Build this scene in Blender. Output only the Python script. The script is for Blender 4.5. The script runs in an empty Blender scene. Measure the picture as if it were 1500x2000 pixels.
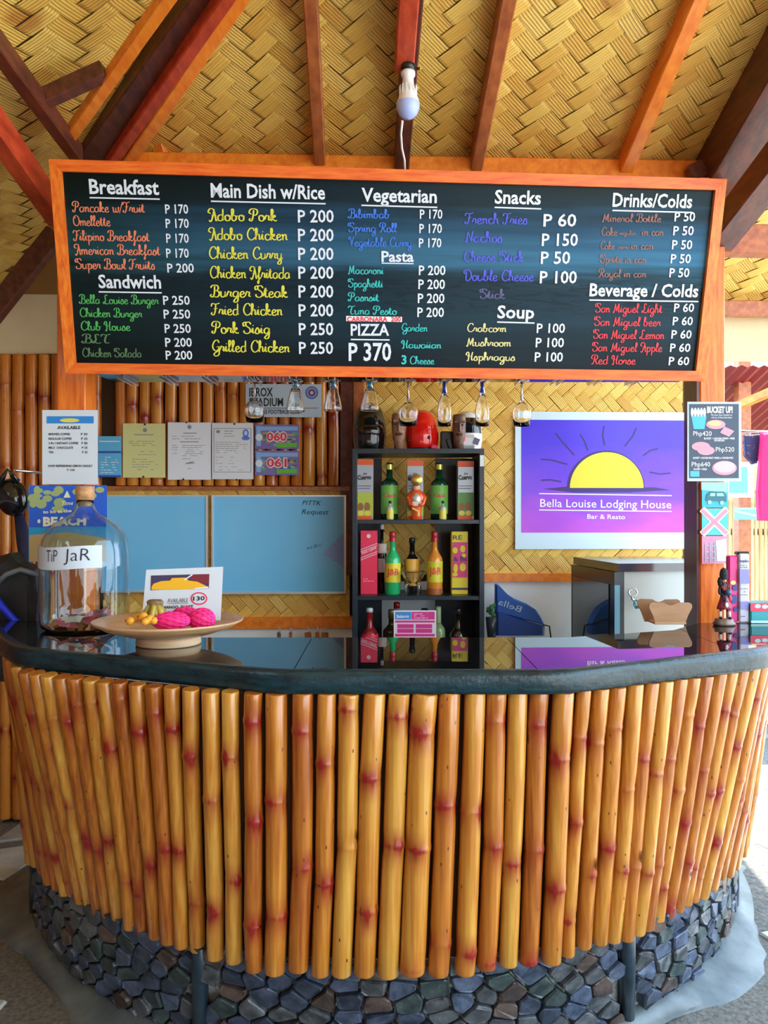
import bpy, bmesh, math, random
from mathutils import Vector, Matrix
R = random.Random(7)
sc = bpy.context.scene
COL = sc.collection
F = 1560.0; CZ = 1.5                      # focal length in px of the 1500x2000 frame, eye height
# ---------------------------------------------------------------- camera
cam_d = bpy.data.cameras.new('camera'); cam = bpy.data.objects.new('camera', cam_d); COL.objects.link(cam)
cam_d.sensor_fit = 'HORIZONTAL'; cam_d.sensor_width = 36.0; cam_d.lens = 36.0*F/1500.0
cam_d.clip_start = .02; cam_d.clip_end = 400
cam.location = (0, 0, CZ); cam.rotation_euler = (math.pi/2, 0, 0)
sc.camera = cam
# ---------------------------------------------------------------- world, sun, exposure
W = bpy.data.worlds.new('world'); sc.world = W; W.use_nodes = True
nt = W.node_tree; nt.nodes.clear()
wo = nt.nodes.new('ShaderNodeOutputWorld'); bg = nt.nodes.new('ShaderNodeBackground')
tc = nt.nodes.new('ShaderNodeTexCoord'); sx = nt.nodes.new('ShaderNodeSeparateXYZ')
rp = nt.nodes.new('ShaderNodeValToRGB')
nt.links.new(tc.outputs['Generated'], sx.inputs[0]); nt.links.new(sx.outputs['Z'], rp.inputs[0])
nt.links.new(rp.outputs[0], bg.inputs[0]); nt.links.new(bg.outputs[0], wo.inputs[0])
e = rp.color_ramp.elements
e[0].position = 0.0; e[0].color = (.86, .93, 1.0, 1)
e[1].position = .9; e[1].color = (.30, .56, 1.0, 1)
x = e.new(.25); x.color = (.68, .86, 1.0, 1)
bg.inputs[1].default_value = 3.2
sun_d = bpy.data.lights.new('sun', 'SUN'); sun = bpy.data.objects.new('sun', sun_d); COL.objects.link(sun)
sun_d.energy = 7.5; sun_d.angle = math.radians(.6); sun_d.color = (1, .95, .86)
sun.rotation_euler = Vector((.36, .10, .93)).to_track_quat('Z', 'Y').to_euler()
sc.view_settings.view_transform = 'Standard'; sc.view_settings.look = 'None'
sc.view_settings.gamma = 1; sc.view_settings.use_curve_mapping = False
sc.view_settings.exposure = 1.0
# ---------------------------------------------------------------- helpers
def P(px, py, d): return Vector(((px-750)*d/F, d, CZ-(py-1000)*d/F))
def V(*a): return Vector(a)
class M:
    def __init__(s): s.v = []; s.f = []; s.m = []; s.sm = []; s.col = {}; s.uv = {}
    def add(s, vs, fs, mi=0, smooth=False):
        b = len(s.v); s.v += [Vector(v) for v in vs]
        for f in fs: s.f.append([b+i for i in f]); s.m.append(mi); s.sm.append(smooth)
        return b
    def box(s, c, size, rot=None, mi=0, bev=0.0):
        hx, hy, hz = size[0]/2, size[1]/2, size[2]/2
        bb = min(bev, hx*.9, hy*.9, hz*.9)
        vs = []
        if bb > 0:
            for sx_ in (-1, 1):
                for sy_ in (-1, 1):
                    for sz_ in (-1, 1):
                        for k in range(3):
                            q = [sx_*(hx-bb), sy_*(hy-bb), sz_*(hz-bb)]
                            q[k] = (sx_, sy_, sz_)[k]*(hx, hy, hz)[k]
                            vs.append(Vector(q))
            bm = bmesh.new()
            for q in vs: bm.verts.new(q)
            bmesh.ops.convex_hull(bm, input=bm.verts)
            bmesh.ops.dissolve_limit(bm, angle_limit=.01, verts=bm.verts, edges=bm.edges)
            bm.verts.index_update()
            vv = [v.co.copy() for v in bm.verts]; ff = [[v.index for v in f.verts] for f in bm.faces]; bm.free()
        else:
            vv = [Vector((a*hx, b*hy, c_*hz)) for a in (-1, 1) for b in (-1, 1) for c_ in (-1, 1)]
            ff = [(0,1,3,2),(4,6,7,5),(0,4,5,1),(2,3,7,6),(0,2,6,4),(1,5,7,3)]
        c = Vector(c)
        if rot is not None: vv = [rot @ q for q in vv]
        s.add([q+c for q in vv], ff, mi)
    def beam(s, a, b, w, h, up=V(0,0,1), mi=0, bev=.004, roll=0.0):
        a = Vector(a); b = Vector(b); d = b-a; L = d.length; y = d/L
        x = y.cross(up); x.normalize(); z = x.cross(y)
        r = Matrix((x, y, z)).transposed()
        if roll: r = r @ Matrix.Rotation(roll, 3, 'Y')
        s.box((a+b)/2, (w, L, h), r, mi, bev)
    def tube(s, pts, rad, n=8, mi=0, caps=True, smooth=True):
        pts = [Vector(p) for p in pts]; k = len(pts)
        if not hasattr(rad, '__len__'): rad = [rad]*k
        up = None; vs = []
        for i in range(k):
            t = (pts[min(i+1, k-1)]-pts[max(i-1, 0)])
            if t.length < 1e-9: t = V(0,0,1)
            t.normalize()
            if up is None:
                up = V(0,0,1) if abs(t.z) < .9 else V(0,1,0)
            x = t.cross(up); x.normalize(); y = x.cross(t); up = y
            for j in range(n):
                a = 2*math.pi*j/n
                vs.append(pts[i]+rad[i]*(math.cos(a)*x+math.sin(a)*y))
        fs = [(i*n+j, i*n+(j+1) % n, (i+1)*n+(j+1) % n, (i+1)*n+j) for i in range(k-1) for j in range(n)]
        b = s.add(vs, fs, mi, smooth)
        if caps:
            s.f.append([b+j for j in range(n)][::-1]); s.m.append(mi); s.sm.append(False)
            s.f.append([b+(k-1)*n+j for j in range(n)]); s.m.append(mi); s.sm.append(False)
        return b
    def lathe(s, prof, c=(0,0,0), n=24, mi=0, sx_=1.0, sy_=1.0, smooth=True, mat=None, a0=0, a1=None):
        c = Vector(c); vs = []; full = a1 is None
        m = n if full else n+1
        for (r, z) in prof:
            for j in range(m):
                a = (2*math.pi*j/n) if full else a0+(a1-a0)*j/n
                q = Vector((r*math.cos(a)*sx_, r*math.sin(a)*sy_, z))
                if mat is not None: q = mat @ q
                vs.append(q+c)
        fs = []
        for i in range(len(prof)-1):
            for j in range(n):
                k = (j+1) % m if full else j+1
                fs.append((i*m+j, i*m+k, (i+1)*m+k, (i+1)*m+j))
        s.add(vs, fs, mi, smooth)
    def ell(s, c, r, n=14, k=9, mi=0, rot=None):
        prof = [(math.sin(math.pi*i/k), -math.cos(math.pi*i/k)) for i in range(k+1)]
        prof[0] = (.001, -1); prof[-1] = (.001, 1)
        mm = Matrix.Diagonal(Vector(r)) if rot is None else rot @ Matrix.Diagonal(Vector(r))
        s.lathe(prof, c, n, mi, mat=mm)
    def prism(s, poly, z0, z1, T=None, mi=0, bev=0.0):
        """poly 2d (ccw) extruded along z; T maps (x,y,z)->world"""
        n = len(poly)
        T = T or (lambda a, b, c: V(a, b, c))
        lv = [(0, z0)]
        if bev: lv = [(0, z0), (0, z1-bev), (bev, z1)]
        else: lv = [(0, z0), (0, z1)]
        cx = sum(p[0] for p in poly)/n; cy = sum(p[1] for p in poly)/n
        vs = []
        for (ins, z) in lv:
            for p in poly:
                dx, dy = cx-p[0], cy-p[1]; L = math.hypot(dx, dy) or 1
                vs.append(T(p[0]+dx/L*ins, p[1]+dy/L*ins, z))
        fs = [[(l*n+j), (l*n+(j+1) % n), ((l+1)*n+(j+1) % n), ((l+1)*n+j)] for l in range(len(lv)-1) for j in range(n)]
        fs.append([j for j in range(n)][::-1]); fs.append([(len(lv)-1)*n+j for j in range(n)])
        s.add(vs, fs, mi)
IDM = Matrix.Identity(4)
INV = {}
def link(name, m, mats, parent=None, world=True, loc=None, label=None, cat=None, group=None, kind=None):
    me = bpy.data.meshes.new(name)
    inv = IDM
    if parent is not None and world: inv = INV[parent.name]
    if parent is None and loc is not None: inv = Matrix.Translation(-Vector(loc))
    vs = [inv @ q for q in m.v] if inv is not IDM else m.v
    me.from_pydata([tuple(q) for q in vs], [], m.f)
    if not isinstance(mats, (list, tuple)): mats = [mats]
    for k in mats: me.materials.append(k)
    me.polygons.foreach_set('material_index', m.m); me.polygons.foreach_set('use_smooth', m.sm)
    for nm, dat in m.col.items():
        at = me.color_attributes.new(nm, 'FLOAT_COLOR', 'POINT')
        at.data.foreach_set('color', [c for q in dat for c in q])
    if m.uv:
        ul = me.uv_layers.new(name='UVMap')
        li = 0
        for p in me.polygons:
            for vi in p.vertices:
                ul.data[li].uv = m.uv.get(vi, (0, 0)); li += 1
    me.update()
    o = bpy.data.objects.new(name, me); COL.objects.link(o)
    if parent is not None: o.parent = parent; INV[o.name] = INV[parent.name]
    elif loc is not None: o.location = loc; INV[o.name] = inv
    else: INV[o.name] = IDM
    tag(o, label, cat, group, kind)
    return o
def tag(o, label=None, cat=None, group=None, kind=None):
    if label: o['label'] = label
    if cat: o['category'] = cat
    if group: o['group'] = group
    if kind: o['kind'] = kind
    return o
def thing(name, loc, label, cat, group=None, rz=0.0):
    o = bpy.data.objects.new(name, None); COL.objects.link(o); o.location = loc; o.rotation_euler = (0,0,rz)
    o.empty_display_size = .05
    INV[o.name] = (Matrix.Translation(Vector(loc)) @ Matrix.Rotation(rz, 4, 'Z')).inverted()
    return tag(o, label, cat, group)
# ---------------------------------------------------------------- materials
MC = {}
def mat(name, c, rough=.5, metal=0., c2=None, ns=12., st=(1,1,1), bump=0., ior=1.5, trans=0., coat=0., attr=None, ncon=(.35,.65), emit=None, rnd=0., bscale=None, det=4., obj=True, spec=None):
    if name in MC: return MC[name]
    m = bpy.data.materials.new(name); m.use_nodes = True; MC[name] = m
    N = m.node_tree.nodes; L = m.node_tree.links; b = N['Principled BSDF']
    b.inputs['Roughness'].default_value = rough; b.inputs['Metallic'].default_value = metal
    b.inputs['IOR'].default_value = ior; b.inputs['Transmission Weight'].default_value = trans
    b.inputs['Coat Weight'].default_value = coat; b.inputs['Coat Roughness'].default_value = .08
    if spec is not None: b.inputs['Specular IOR Level'].default_value = spec
    out = None
    if c2 is not None or bump:
        t = N.new('ShaderNodeTexCoord'); mp = N.new('ShaderNodeMapping'); mp.inputs['Scale'].default_value = st
        L.new(t.outputs['Object'], mp.inputs[0])
        if rnd:
            oi = N.new('ShaderNodeObjectInfo'); cm = N.new('ShaderNodeCombineXYZ'); mu = N.new('ShaderNodeMath'); mu.operation = 'MULTIPLY'; mu.inputs[1].default_value = 37.
            L.new(oi.outputs['Random'], mu.inputs[0]); 
            for q in range(3): L.new(mu.outputs[0], cm.inputs[q])
            L.new(cm.outputs[0], mp.inputs['Location'])
        n = N.new('ShaderNodeTexNoise'); n.inputs['Scale'].default_value = ns; n.inputs['Detail'].default_value = det; n.inputs['Roughness'].default_value = .6
        L.new(mp.outputs[0], n.inputs['Vector'])
    if c2 is not None:
        r = N.new('ShaderNodeValToRGB'); r.color_ramp.elements[0].position = ncon[0]; r.color_ramp.elements[1].position = ncon[1]
        r.color_ramp.elements[0].color = (*c, 1); r.color_ramp.elements[1].color = (*c2, 1)
        L.new(n.outputs['Fac'], r.inputs[0]); out = r.outputs[0]
        if rnd:
            hs = N.new('ShaderNodeHueSaturation'); mr = N.new('ShaderNodeMapRange'); mr.inputs[3].default_value = 1-rnd; mr.inputs[4].default_value = 1+rnd
            L.new(oi.outputs['Random'], mr.inputs[0]); L.new(mr.outputs[0], hs.inputs['Value']); L.new(out, hs.inputs['Color']); out = hs.outputs[0]
        L.new(out, b.inputs['Base Color'])
    else: b.inputs['Base Color'].default_value = (*c, 1)
    if bump:
        bu = N.new('ShaderNodeBump'); bu.inputs['Strength'].default_value = bump; bu.inputs['Distance'].default_value = .004
        if bscale:
            n2 = N.new('ShaderNodeTexNoise'); n2.inputs['Scale'].default_value = bscale; n2.inputs['Detail'].default_value = 5
            L.new(t.outputs['Object'], n2.inputs['Vector']); L.new(n2.outputs['Fac'], bu.inputs['Height'])
        else: L.new(n.outputs['Fac'], bu.inputs['Height'])
        L.new(bu.outputs[0], b.inputs['Normal'])
    return m
def S(name, c, rough=.5, **k): return mat(name, c, rough, **k)
def wood(name, a, b, st=(1,1,1), rough=.42, **k): return mat(name, a, rough, c2=b, ns=9, st=st, bump=.12, coat=.1, det=6, **k)
WSX = (.8, 9, 9); WSY = (9, .8, 9); WSZ = (9, 9, .8)
w_orange_x = wood('orange_wood_board', (.68,.085,.004), (.86,.19,.012), WSX)
w_orange_z = wood('orange_wood_post', (.68,.10,.004), (.90,.26,.02), WSZ)
w_brown_z = wood('brown_wood_post', (.30,.06,.02), (.46,.12,.04), WSZ)
w_red = wood('red_stained_timber', (.34,.030,.012), (.58,.075,.022), (4,1,4))
w_dark = wood('dark_timber', (.055,.014,.008), (.15,.035,.018), (4,1,4))
w_raft = wood('brown_timber', (.30,.075,.022), (.50,.15,.04), (4,1,4))
w_or = wood('orange_timber', (.78,.17,.01), (.95,.30,.025), (4,1,4))
w_plate = mat('turned_plate_wood', (.50,.27,.12), .4, c2=(.70,.45,.24), ns=7, st=(1,1,14), bump=.08, coat=.2)
cream = mat('cream_plaster', (.72,.60,.36), .7, c2=(.80,.68,.44), ns=3, bump=.05, bscale=60)
black = S('black_plastic', (.012,.013,.014), .25)
blackm = mat('black_paint', (.008,.010,.012), .35, c2=(.02,.024,.03), ns=20)
white = S('white_paper', (.80,.84,.90), .6)
whitep = mat('white_wall_paint', (.80,.86,.88), .6, c2=(.88,.92,.92), ns=4)
ink = S('black_ink', (.012,.012,.015), .6)
shelf_m = mat('black_shelf_laminate', (.012,.022,.032), .32, c2=(.018,.032,.045), ns=30)
metal = S('bright_metal', (.75,.77,.8), .22, metal=1.)
def attr_node(N, nm):
    a = N.new('ShaderNodeAttribute'); a.attribute_name = nm; a.attribute_type = 'GEOMETRY'; return a
def bamboo_mat(name, c1, c2, c3, stain=(.27,.012,.006), rough=.28, dark=0.):
    m = bpy.data.materials.new(name); m.use_nodes = True
    N = m.node_tree.nodes; L = m.node_tree.links; b = N['Principled BSDF']
    b.inputs['Roughness'].default_value = rough; b.inputs['Coat Weight'].default_value = .5; b.inputs['Coat Roughness'].default_value = .16
    t = N.new('ShaderNodeTexCoord'); oi = N.new('ShaderNodeObjectInfo')
    mp = N.new('ShaderNodeMapping'); mp.inputs['Scale'].default_value = (110, 110, 1.6); L.new(t.outputs['Object'], mp.inputs[0])
    n1 = N.new('ShaderNodeTexNoise'); n1.inputs['Scale'].default_value = 1; n1.inputs['Detail'].default_value = 5; L.new(mp.outputs[0], n1.inputs['Vector'])
    mp2 = N.new('ShaderNodeMapping'); mp2.inputs['Scale'].default_value = (24, 24, 4); L.new(t.outputs['Object'], mp2.inputs[0])
    n2 = N.new('ShaderNodeTexNoise'); n2.inputs['Scale'].default_value = 1; n2.inputs['Detail'].default_value = 3; L.new(mp2.outputs[0], n2.inputs['Vector'])
    r = N.new('ShaderNodeValToRGB'); e = r.color_ramp.elements
    e[0].position = .25; e[0].color = (*c1, 1); e[1].position = .78; e[1].color = (*c3, 1); q = e.new(.5); q.color = (*c2, 1)
    ad = N.new('ShaderNodeMath'); ad.operation = 'MULTIPLY_ADD'; ad.inputs[1].default_value = .62; L.new(n1.outputs['Fac'], ad.inputs[0])
    m2 = N.new('ShaderNodeMath'); m2.operation = 'MULTIPLY_ADD'; m2.inputs[1].default_value = .38; L.new(n2.outputs['Fac'], m2.inputs[0])
    mr = N.new('ShaderNodeMapRange'); mr.inputs[3].default_value = -.17; mr.inputs[4].default_value = .17; L.new(oi.outputs['Random'], mr.inputs[0])
    L.new(mr.outputs[0], m2.inputs[2]); L.new(m2.outputs[0], ad.inputs[2]); L.new(ad.outputs[0], r.inputs[0])
    a = attr_node(N, 'node')
    mx = N.new('ShaderNodeMix'); mx.data_type = 'RGBA'
    st = N.new('ShaderNodeMath'); st.operation = 'MULTIPLY_ADD'
    mm = N.new('ShaderNodeMapRange'); mm.inputs[1].default_value = .38; mm.inputs[2].default_value = .60; mm.inputs[3].default_value = .12; mm.inputs[4].default_value = 1.35; L.new(n2.outputs['Fac'], mm.inputs[0])
    mm2 = N.new('ShaderNodeMapRange'); mm2.inputs[1].default_value = .3; mm2.inputs[2].default_value = .7; mm2.inputs[3].default_value = .55; mm2.inputs[4].default_value = 1.2; L.new(n1.outputs['Fac'], mm2.inputs[0])
    k = N.new('ShaderNodeMath'); k.operation = 'MULTIPLY'; L.new(mm.outputs[0], k.inputs[0]); L.new(mm2.outputs[0], k.inputs[1])
    L.new(a.outputs['Fac'], st.inputs[0]); L.new(k.outputs[0], st.inputs[1]); st.inputs[2].default_value = 0; st.use_clamp = True
    L.new(st.outputs[0], mx.inputs[0]); L.new(r.outputs[0], mx.inputs[6]); mx.inputs[7].default_value = (*stain, 1)
    # small dark specks
    vo = N.new('ShaderNodeTexVoronoi'); vo.inputs['Scale'].default_value = 22
    mp3 = N.new('ShaderNodeMapping'); mp3.inputs['Scale'].default_value = (2.6, 2.6, 1.1); L.new(t.outputs['Object'], mp3.inputs[0]); L.new(mp3.outputs[0], vo.inputs['Vector'])
    lt = N.new('ShaderNodeMath'); lt.operation = 'LESS_THAN'; lt.inputs[1].default_value = .12; L.new(vo.outputs['Distance'], lt.inputs[0])
    gt = N.new('ShaderNodeSeparateColor'); L.new(vo.outputs['Color'], gt.inputs[0])
    g2 = N.new('ShaderNodeMath'); g2.operation = 'GREATER_THAN'; g2.inputs[1].default_value = .72; L.new(gt.outputs[0], g2.inputs[0])
    g3 = N.new('ShaderNodeMath'); g3.operation = 'MULTIPLY'; L.new(lt.outputs[0], g3.inputs[0]); L.new(g2.outputs[0], g3.inputs[1])
    mx2 = N.new('ShaderNodeMix'); mx2.data_type = 'RGBA'; L.new(g3.outputs[0], mx2.inputs[0]); L.new(mx.outputs[2], mx2.inputs[6]); mx2.inputs[7].default_value = (.12,.03,.01,1)
    L.new(mx2.outputs[2], b.inputs['Base Color'])
    bu = N.new('ShaderNodeBump'); bu.inputs['Strength'].default_value = .15; bu.inputs['Distance'].default_value = .002; L.new(n1.outputs['Fac'], bu.inputs['Height']); L.new(bu.outputs[0], b.inputs['Normal'])
    return m
bamboo = bamboo_mat('bamboo_varnished', (.28,.055,.006), (.50,.175,.016), (.68,.38,.06))
bamboo_w = bamboo_mat('bamboo_wall', (.44,.09,.010), (.62,.19,.02), (.74,.34,.05), rough=.3)
def weave_mat():
    m = bpy.data.materials.new('woven_bamboo_strips'); m.use_nodes = True
    N = m.node_tree.nodes; L = m.node_tree.links; b = N['Principled BSDF']; b.inputs['Roughness'].default_value = .5
    a = attr_node(N, 'tone'); se = N.new('ShaderNodeSeparateColor'); L.new(a.outputs['Color'], se.inputs[0])
    uv = N.new('ShaderNodeTexCoord'); mp = N.new('ShaderNodeMapping'); mp.inputs['Scale'].default_value = (.9, 20, 1); L.new(uv.outputs['UV'], mp.inputs[0])
    n = N.new('ShaderNodeTexNoise'); n.inputs['Scale'].default_value = 1.; n.inputs['Detail'].default_value = 3; L.new(mp.outputs[0], n.inputs['Vector'])
    wv = N.new('ShaderNodeTexWave'); wv.bands_direction = 'Y'; wv.inputs['Scale'].default_value = 1.7; wv.inputs['Distortion'].default_value = 2.6; wv.inputs['Detail'].default_value = 3; wv.inputs['Detail Scale'].default_value = .6; L.new(uv.outputs['UV'], wv.inputs['Vector'])
    r = N.new('ShaderNodeValToRGB'); e = r.color_ramp.elements
    e[0].position = .15; e[0].color = (.60,.25,.02,1); e[1].position = .85; e[1].color = (1.0,.82,.34,1); q = e.new(.48); q.color = (.93,.62,.13,1)
    ad = N.new('ShaderNodeMath'); ad.operation = 'MULTIPLY_ADD'; ad.inputs[1].default_value = .55
    L.new(n.outputs['Fac'], ad.inputs[0]); L.new(se.outputs[0], ad.inputs[2]); L.new(ad.outputs[0], r.inputs[0])
    # dark lines between canes, stronger on one direction (attribute g)
    cr = N.new('ShaderNodeMapRange'); cr.inputs[1].default_value = .0; cr.inputs[2].default_value = .30; cr.inputs[3].default_value = 1; cr.inputs[4].default_value = 0; L.new(wv.outputs['Fac'], cr.inputs[0])
    mu = N.new('ShaderNodeMath'); mu.operation = 'MULTIPLY'; L.new(cr.outputs[0], mu.inputs[0]); L.new(se.outputs[1], mu.inputs[1])
    mx = N.new('ShaderNodeMix'); mx.data_type = 'RGBA'; L.new(mu.outputs[0], mx.inputs[0]); L.new(r.outputs[0], mx.inputs[6]); mx.inputs[7].default_value = (.26,.09,.010,1)
    # red-brown stained patches
    t3 = N.new('ShaderNodeTexNoise'); t3.inputs['Scale'].default_value = 5.5; t3.inputs['Detail'].default_value = 2; L.new(uv.outputs['Object'], t3.inputs['Vector'])
    c3 = N.new('ShaderNodeMapRange'); c3.inputs[1].default_value = .64; c3.inputs[2].default_value = .74; c3.inputs[4].default_value = .65; L.new(t3.outputs['Fac'], c3.inputs[0])
    mx2 = N.new('ShaderNodeMix'); mx2.data_type = 'RGBA'; L.new(c3.outputs[0], mx2.inputs[0]); L.new(mx.outputs[2], mx2.inputs[6]); mx2.inputs[7].default_value = (.42,.12,.02,1)
    L.new(mx2.outputs[2], b.inputs['Base Color'])
    bu = N.new('ShaderNodeBump'); bu.inputs['Strength'].default_value = .4; bu.inputs['Distance'].default_value = .003; L.new(wv.outputs['Fac'], bu.inputs['Height']); L.new(bu.outputs[0], b.inputs['Normal'])
    return m
weavem = weave_mat()
weave_back = S('weave_backing', (.34,.17,.04), .8)
# ---------------------------------------------------------------- lettering
SF = {
'a':(4.2,[[(3.4,3.6),(2,4),(.6,2.8),(.6,1),(1.8,0),(3,1),(3.5,3.8)],[(3.5,3.8),(3.4,1),(4.2,.6)]]),
'b':(4.2,[[(0,1),(1.5,5),(1.6,7.5),(.8,7.8),(.6,5),(.7,1),(1.8,0),(3,1.2),(3,3),(2,3.8),(3,3.1),(4.2,3.4)]]),
'c':(3.5,[[(3.2,3.2),(2.4,4),(1,3.4),(.6,1.6),(1.4,.1),(2.6,.1),(3.6,1)]]),
'd':(4.2,[[(3.3,3.6),(1.8,4),(.6,2.6),(.8,.5),(2,0),(3.2,1.2),(3.6,8)],[(3.5,4),(3.4,1),(4.2,.6)]]),
'e':(3.5,[[(.4,1.6),(2.4,2.3),(2.7,3.4),(1.8,4),(.6,2.6),(.9,.4),(2.2,0),(3.5,1)]]),
'f':(3,[[(.2,.8),(1.8,4.5),(2.6,7.4),(1.7,8),(1.3,5),(1.2,-2.4),(.6,-3.4),(.5,-2.2),(2,0),(3,.8)]]),
'g':(4.2,[[(3.3,3.6),(1.9,4),(.6,2.6),(.8,.6),(2,.2),(3.2,1.4),(3.5,3.8),(3.3,-2),(2,-3.5),(.8,-2.8),(2,-1),(4.2,.8)]]),
'h':(4,[[(0,.8),(1.6,5.5),(1.5,7.8),(.8,7.6),(.7,4),(.7,0)],[(.7,2),(1.8,3.9),(2.9,3.3),(2.9,.7),(4,.6)]]),
'i':(2,[[(0,.8),(.9,3.9),(.9,.7),(2,.6)],[(1,5.4),(1.3,5.9)]]),
'k':(3.9,[[(0,.8),(1.6,5.5),(1.5,7.8),(.8,7.6),(.7,4),(.7,0)],[(.8,1.8),(2.4,4),(2.9,3),(1.2,2),(2.8,.2),(3.9,.7)]]),
'l':(2.3,[[(0,.8),(1.8,5.5),(1.7,7.8),(.9,7.6),(.8,4),(1,.4),(2.3,.6)]]),
'm':(5.6,[[(0,3),(.7,3.8),(.8,0)],[(.8,2.2),(1.9,3.9),(2.7,3.2),(2.7,0)],[(2.7,2.2),(3.8,3.9),(4.6,3.2),(4.6,.6),(5.6,.6)]]),
'n':(3.8,[[(0,3),(.7,3.8),(.8,0)],[(.8,2.2),(1.9,3.9),(2.8,3.2),(2.8,.6),(3.8,.6)]]),
'o':(3.8,[[(2,4),(.7,3.2),(.7,.8),(2,0),(3.2,1),(3.1,3.2),(2,4),(2.6,3.1),(3.9,3.3)]]),
'p':(3.9,[[(.3,3),(1,3.9),(.9,-3.5)],[(.9,2.4),(2.2,4),(3.3,3),(3.1,.8),(2,0),(.9,.8)],[(3.1,.8),(3.9,.8)]]),
'r':(3.2,[[(0,1),(1,4),(1.2,3.5),(2.5,3.5),(2.2,1),(3.3,.6)]]),
's':(3.2,[[(0,.6),(1.6,4.2),(2.6,2),(2.2,.2),(.8,0),(.9,.8)],[(2.4,.4),(3.2,.8)]]),
't':(2.8,[[(0,.8),(1.4,6.6),(1.2,1.2),(1.9,.2),(2.8,.8)],[(.2,4.5),(2.6,4.7)]]),
'u':(4.1,[[(0,3),(.7,3.8),(.7,.8),(1.8,0),(3,1.2),(3.2,3.9)],[(3.2,3.9),(3.2,.8),(4.1,.6)]]),
'w':(5.4,[[(.2,3.2),(.8,3.8),(.8,.8),(1.6,0),(2.6,1.2),(2.7,3.6)],[(2.7,3.6),(2.8,.8),(3.6,0),(4.7,1.4),(4.6,3.8),(5.5,3.2)]]),
'y':(4.1,[[(0,3),(.7,3.8),(.7,.8),(1.8,0),(3,1.2),(3.2,3.9),(3.1,-2),(2,-3.5),(.8,-2.8),(2,-1),(4.1,.8)]]),
'z':(3.4,[[(.4,3.6),(2.8,3.8),(.5,.3),(3.3,.4)]]),
'P':(5.2,[[(1.6,4.6),(.1,5.6),(1.2,8),(4,8),(5,6.2),(4,4.1),(2.4,4)],[(2.8,7.4),(2.3,3),(1.3,.1),(0,.8),(.7,1.8)]]),
'O':(5.8,[[(3,8),(1,6.5),(.8,2),(3,0),(5.2,2),(5,6.5),(3,8),(1.7,7),(2.6,5.6)]]),
'F':(4.8,[[(0,5.8),(.8,7.8),(3,7.4),(5.6,8.2)],[(3,7.4),(2.6,3),(1.5,0),(0,.6),(.5,1.8)],[(1.6,4.2),(4.2,4.5)]]),
'B':(5.6,[[(2.8,7.6),(2.3,2),(1.2,0),(0,.9),(.8,1.9)],[(.4,6.2),(1.4,7.9),(4,8),(4.9,6.2),(4,4.5),(2.6,4.3)],[(2.6,4.3),(4.6,4),(5.3,2),(4.2,.1),(2.2,.2)]]),
'A':(5,[[(1.6,4.8),(.1,5.8),(1.2,8),(3.2,7.4),(4.1,3),(4.4,0),(5,.6)],[(3.6,7.8),(2.7,3),(1.4,-.6),(.4,.4)],[(1.8,3.2),(4.8,3.4)]]),
'S':(5,[[(4.8,6.4),(3.8,8),(1.9,7.4),(2,5.4),(4,3.6),(4.2,1.2),(2.4,0),(.7,.7),(.6,2.2)],[(1.9,6),(.4,5.2),(.2,7.2),(2,8.1)]]),
'C':(5,[[(4.8,6.2),(4,8),(2.2,7.6),(.8,5),(.8,2),(2.4,0),(4.2,.6),(5,1.6)]]),
'L':(5,[[(4,7),(3.2,8),(2,7),(2.2,3.4),(1,.2),(0,.9),(1,1.7),(3,-.2),(5,.6)]]),
'H':(5.4,[[(1.8,5),(0,5.6),(1,8),(2,6.6),(1.6,0),(.5,.2)],[(4.6,8.2),(4,4),(4.2,.5),(5.3,.6)],[(.8,4),(4.8,4.4)]]),
'T':(4.8,[[(0,6),(1,8),(3,7.4),(5.4,8.2)],[(3.2,7.6),(2.1,3),(2.6,.2),(4.6,.6)]]),
'M':(6.2,[[(0,.8),(.8,0),(1.8,7.8)],[(1.8,7.8),(2.9,1)],[(2.9,1),(4.8,7.9),(4.8,.8),(6.2,.6)]]),
'G':(5.2,[[(4.8,6.2),(4,8),(2.2,7.6),(.8,5),(.8,2.4),(2.4,.6),(4.2,1.6),(4.8,3.6)],[(4.8,3.6),(4.6,-1.6),(2.6,-3),(1.2,-1.8),(3,0),(5.2,1)],[(3,3.4),(5.2,3.7)]]),
'N':(5.2,[[(0,.8),(.8,0),(1.8,7.8)],[(1.8,7.8),(4.2,.1)],[(4.2,.1),(4.6,7),(5.4,8)]]),
'D':(5.8,[[(2,7.2),(1.8,.8),(3.6,.1),(5.4,3),(4.6,7),(2,8.2),(.2,6.6),(1,5)]]),
'V':(5,[[(.4,5.4),(.2,7.4),(1.6,7.6),(2.4,.2)],[(2.4,.2),(4.2,7.4),(5.4,8)]]),
'R':(5.6,[[(1.6,4.6),(.1,5.6),(1.2,8),(4,8),(4.9,6.2),(4,4.3),(2.4,4.2)],[(2.8,7.4),(2.3,3),(1.3,.1),(.2,.6)],[(3.2,4.2),(4.4,.4),(5.6,.8)]]),
'/':(3,[[(0,-.6),(2.8,8)]]), ' ':(2.6,[]), '3':(4.4,[[(.6,7.2),(2.4,8),(3.8,6.4),(2.2,4.4),(4,2.4),(2.4,0),(.4,.8)]]),
}
def cr(p, n=4):
    if len(p) < 3: return [V(*q, 0) for q in p]
    q = [Vector((*a, 0)) for a in p]; q = [2*q[0]-q[1]]+q+[2*q[-1]-q[-2]]; out = []
    for i in range(1, len(q)-2):
        a, b, c, d = q[i-1], q[i], q[i+1], q[i+2]
        for k in range(n):
            t = k/n
            out.append(.5*((2*b)+(c-a)*t+(2*a-5*b+4*c-d)*t*t+(3*b-a-3*c+d)*t**3))
    out.append(q[-2]); return out
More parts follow.
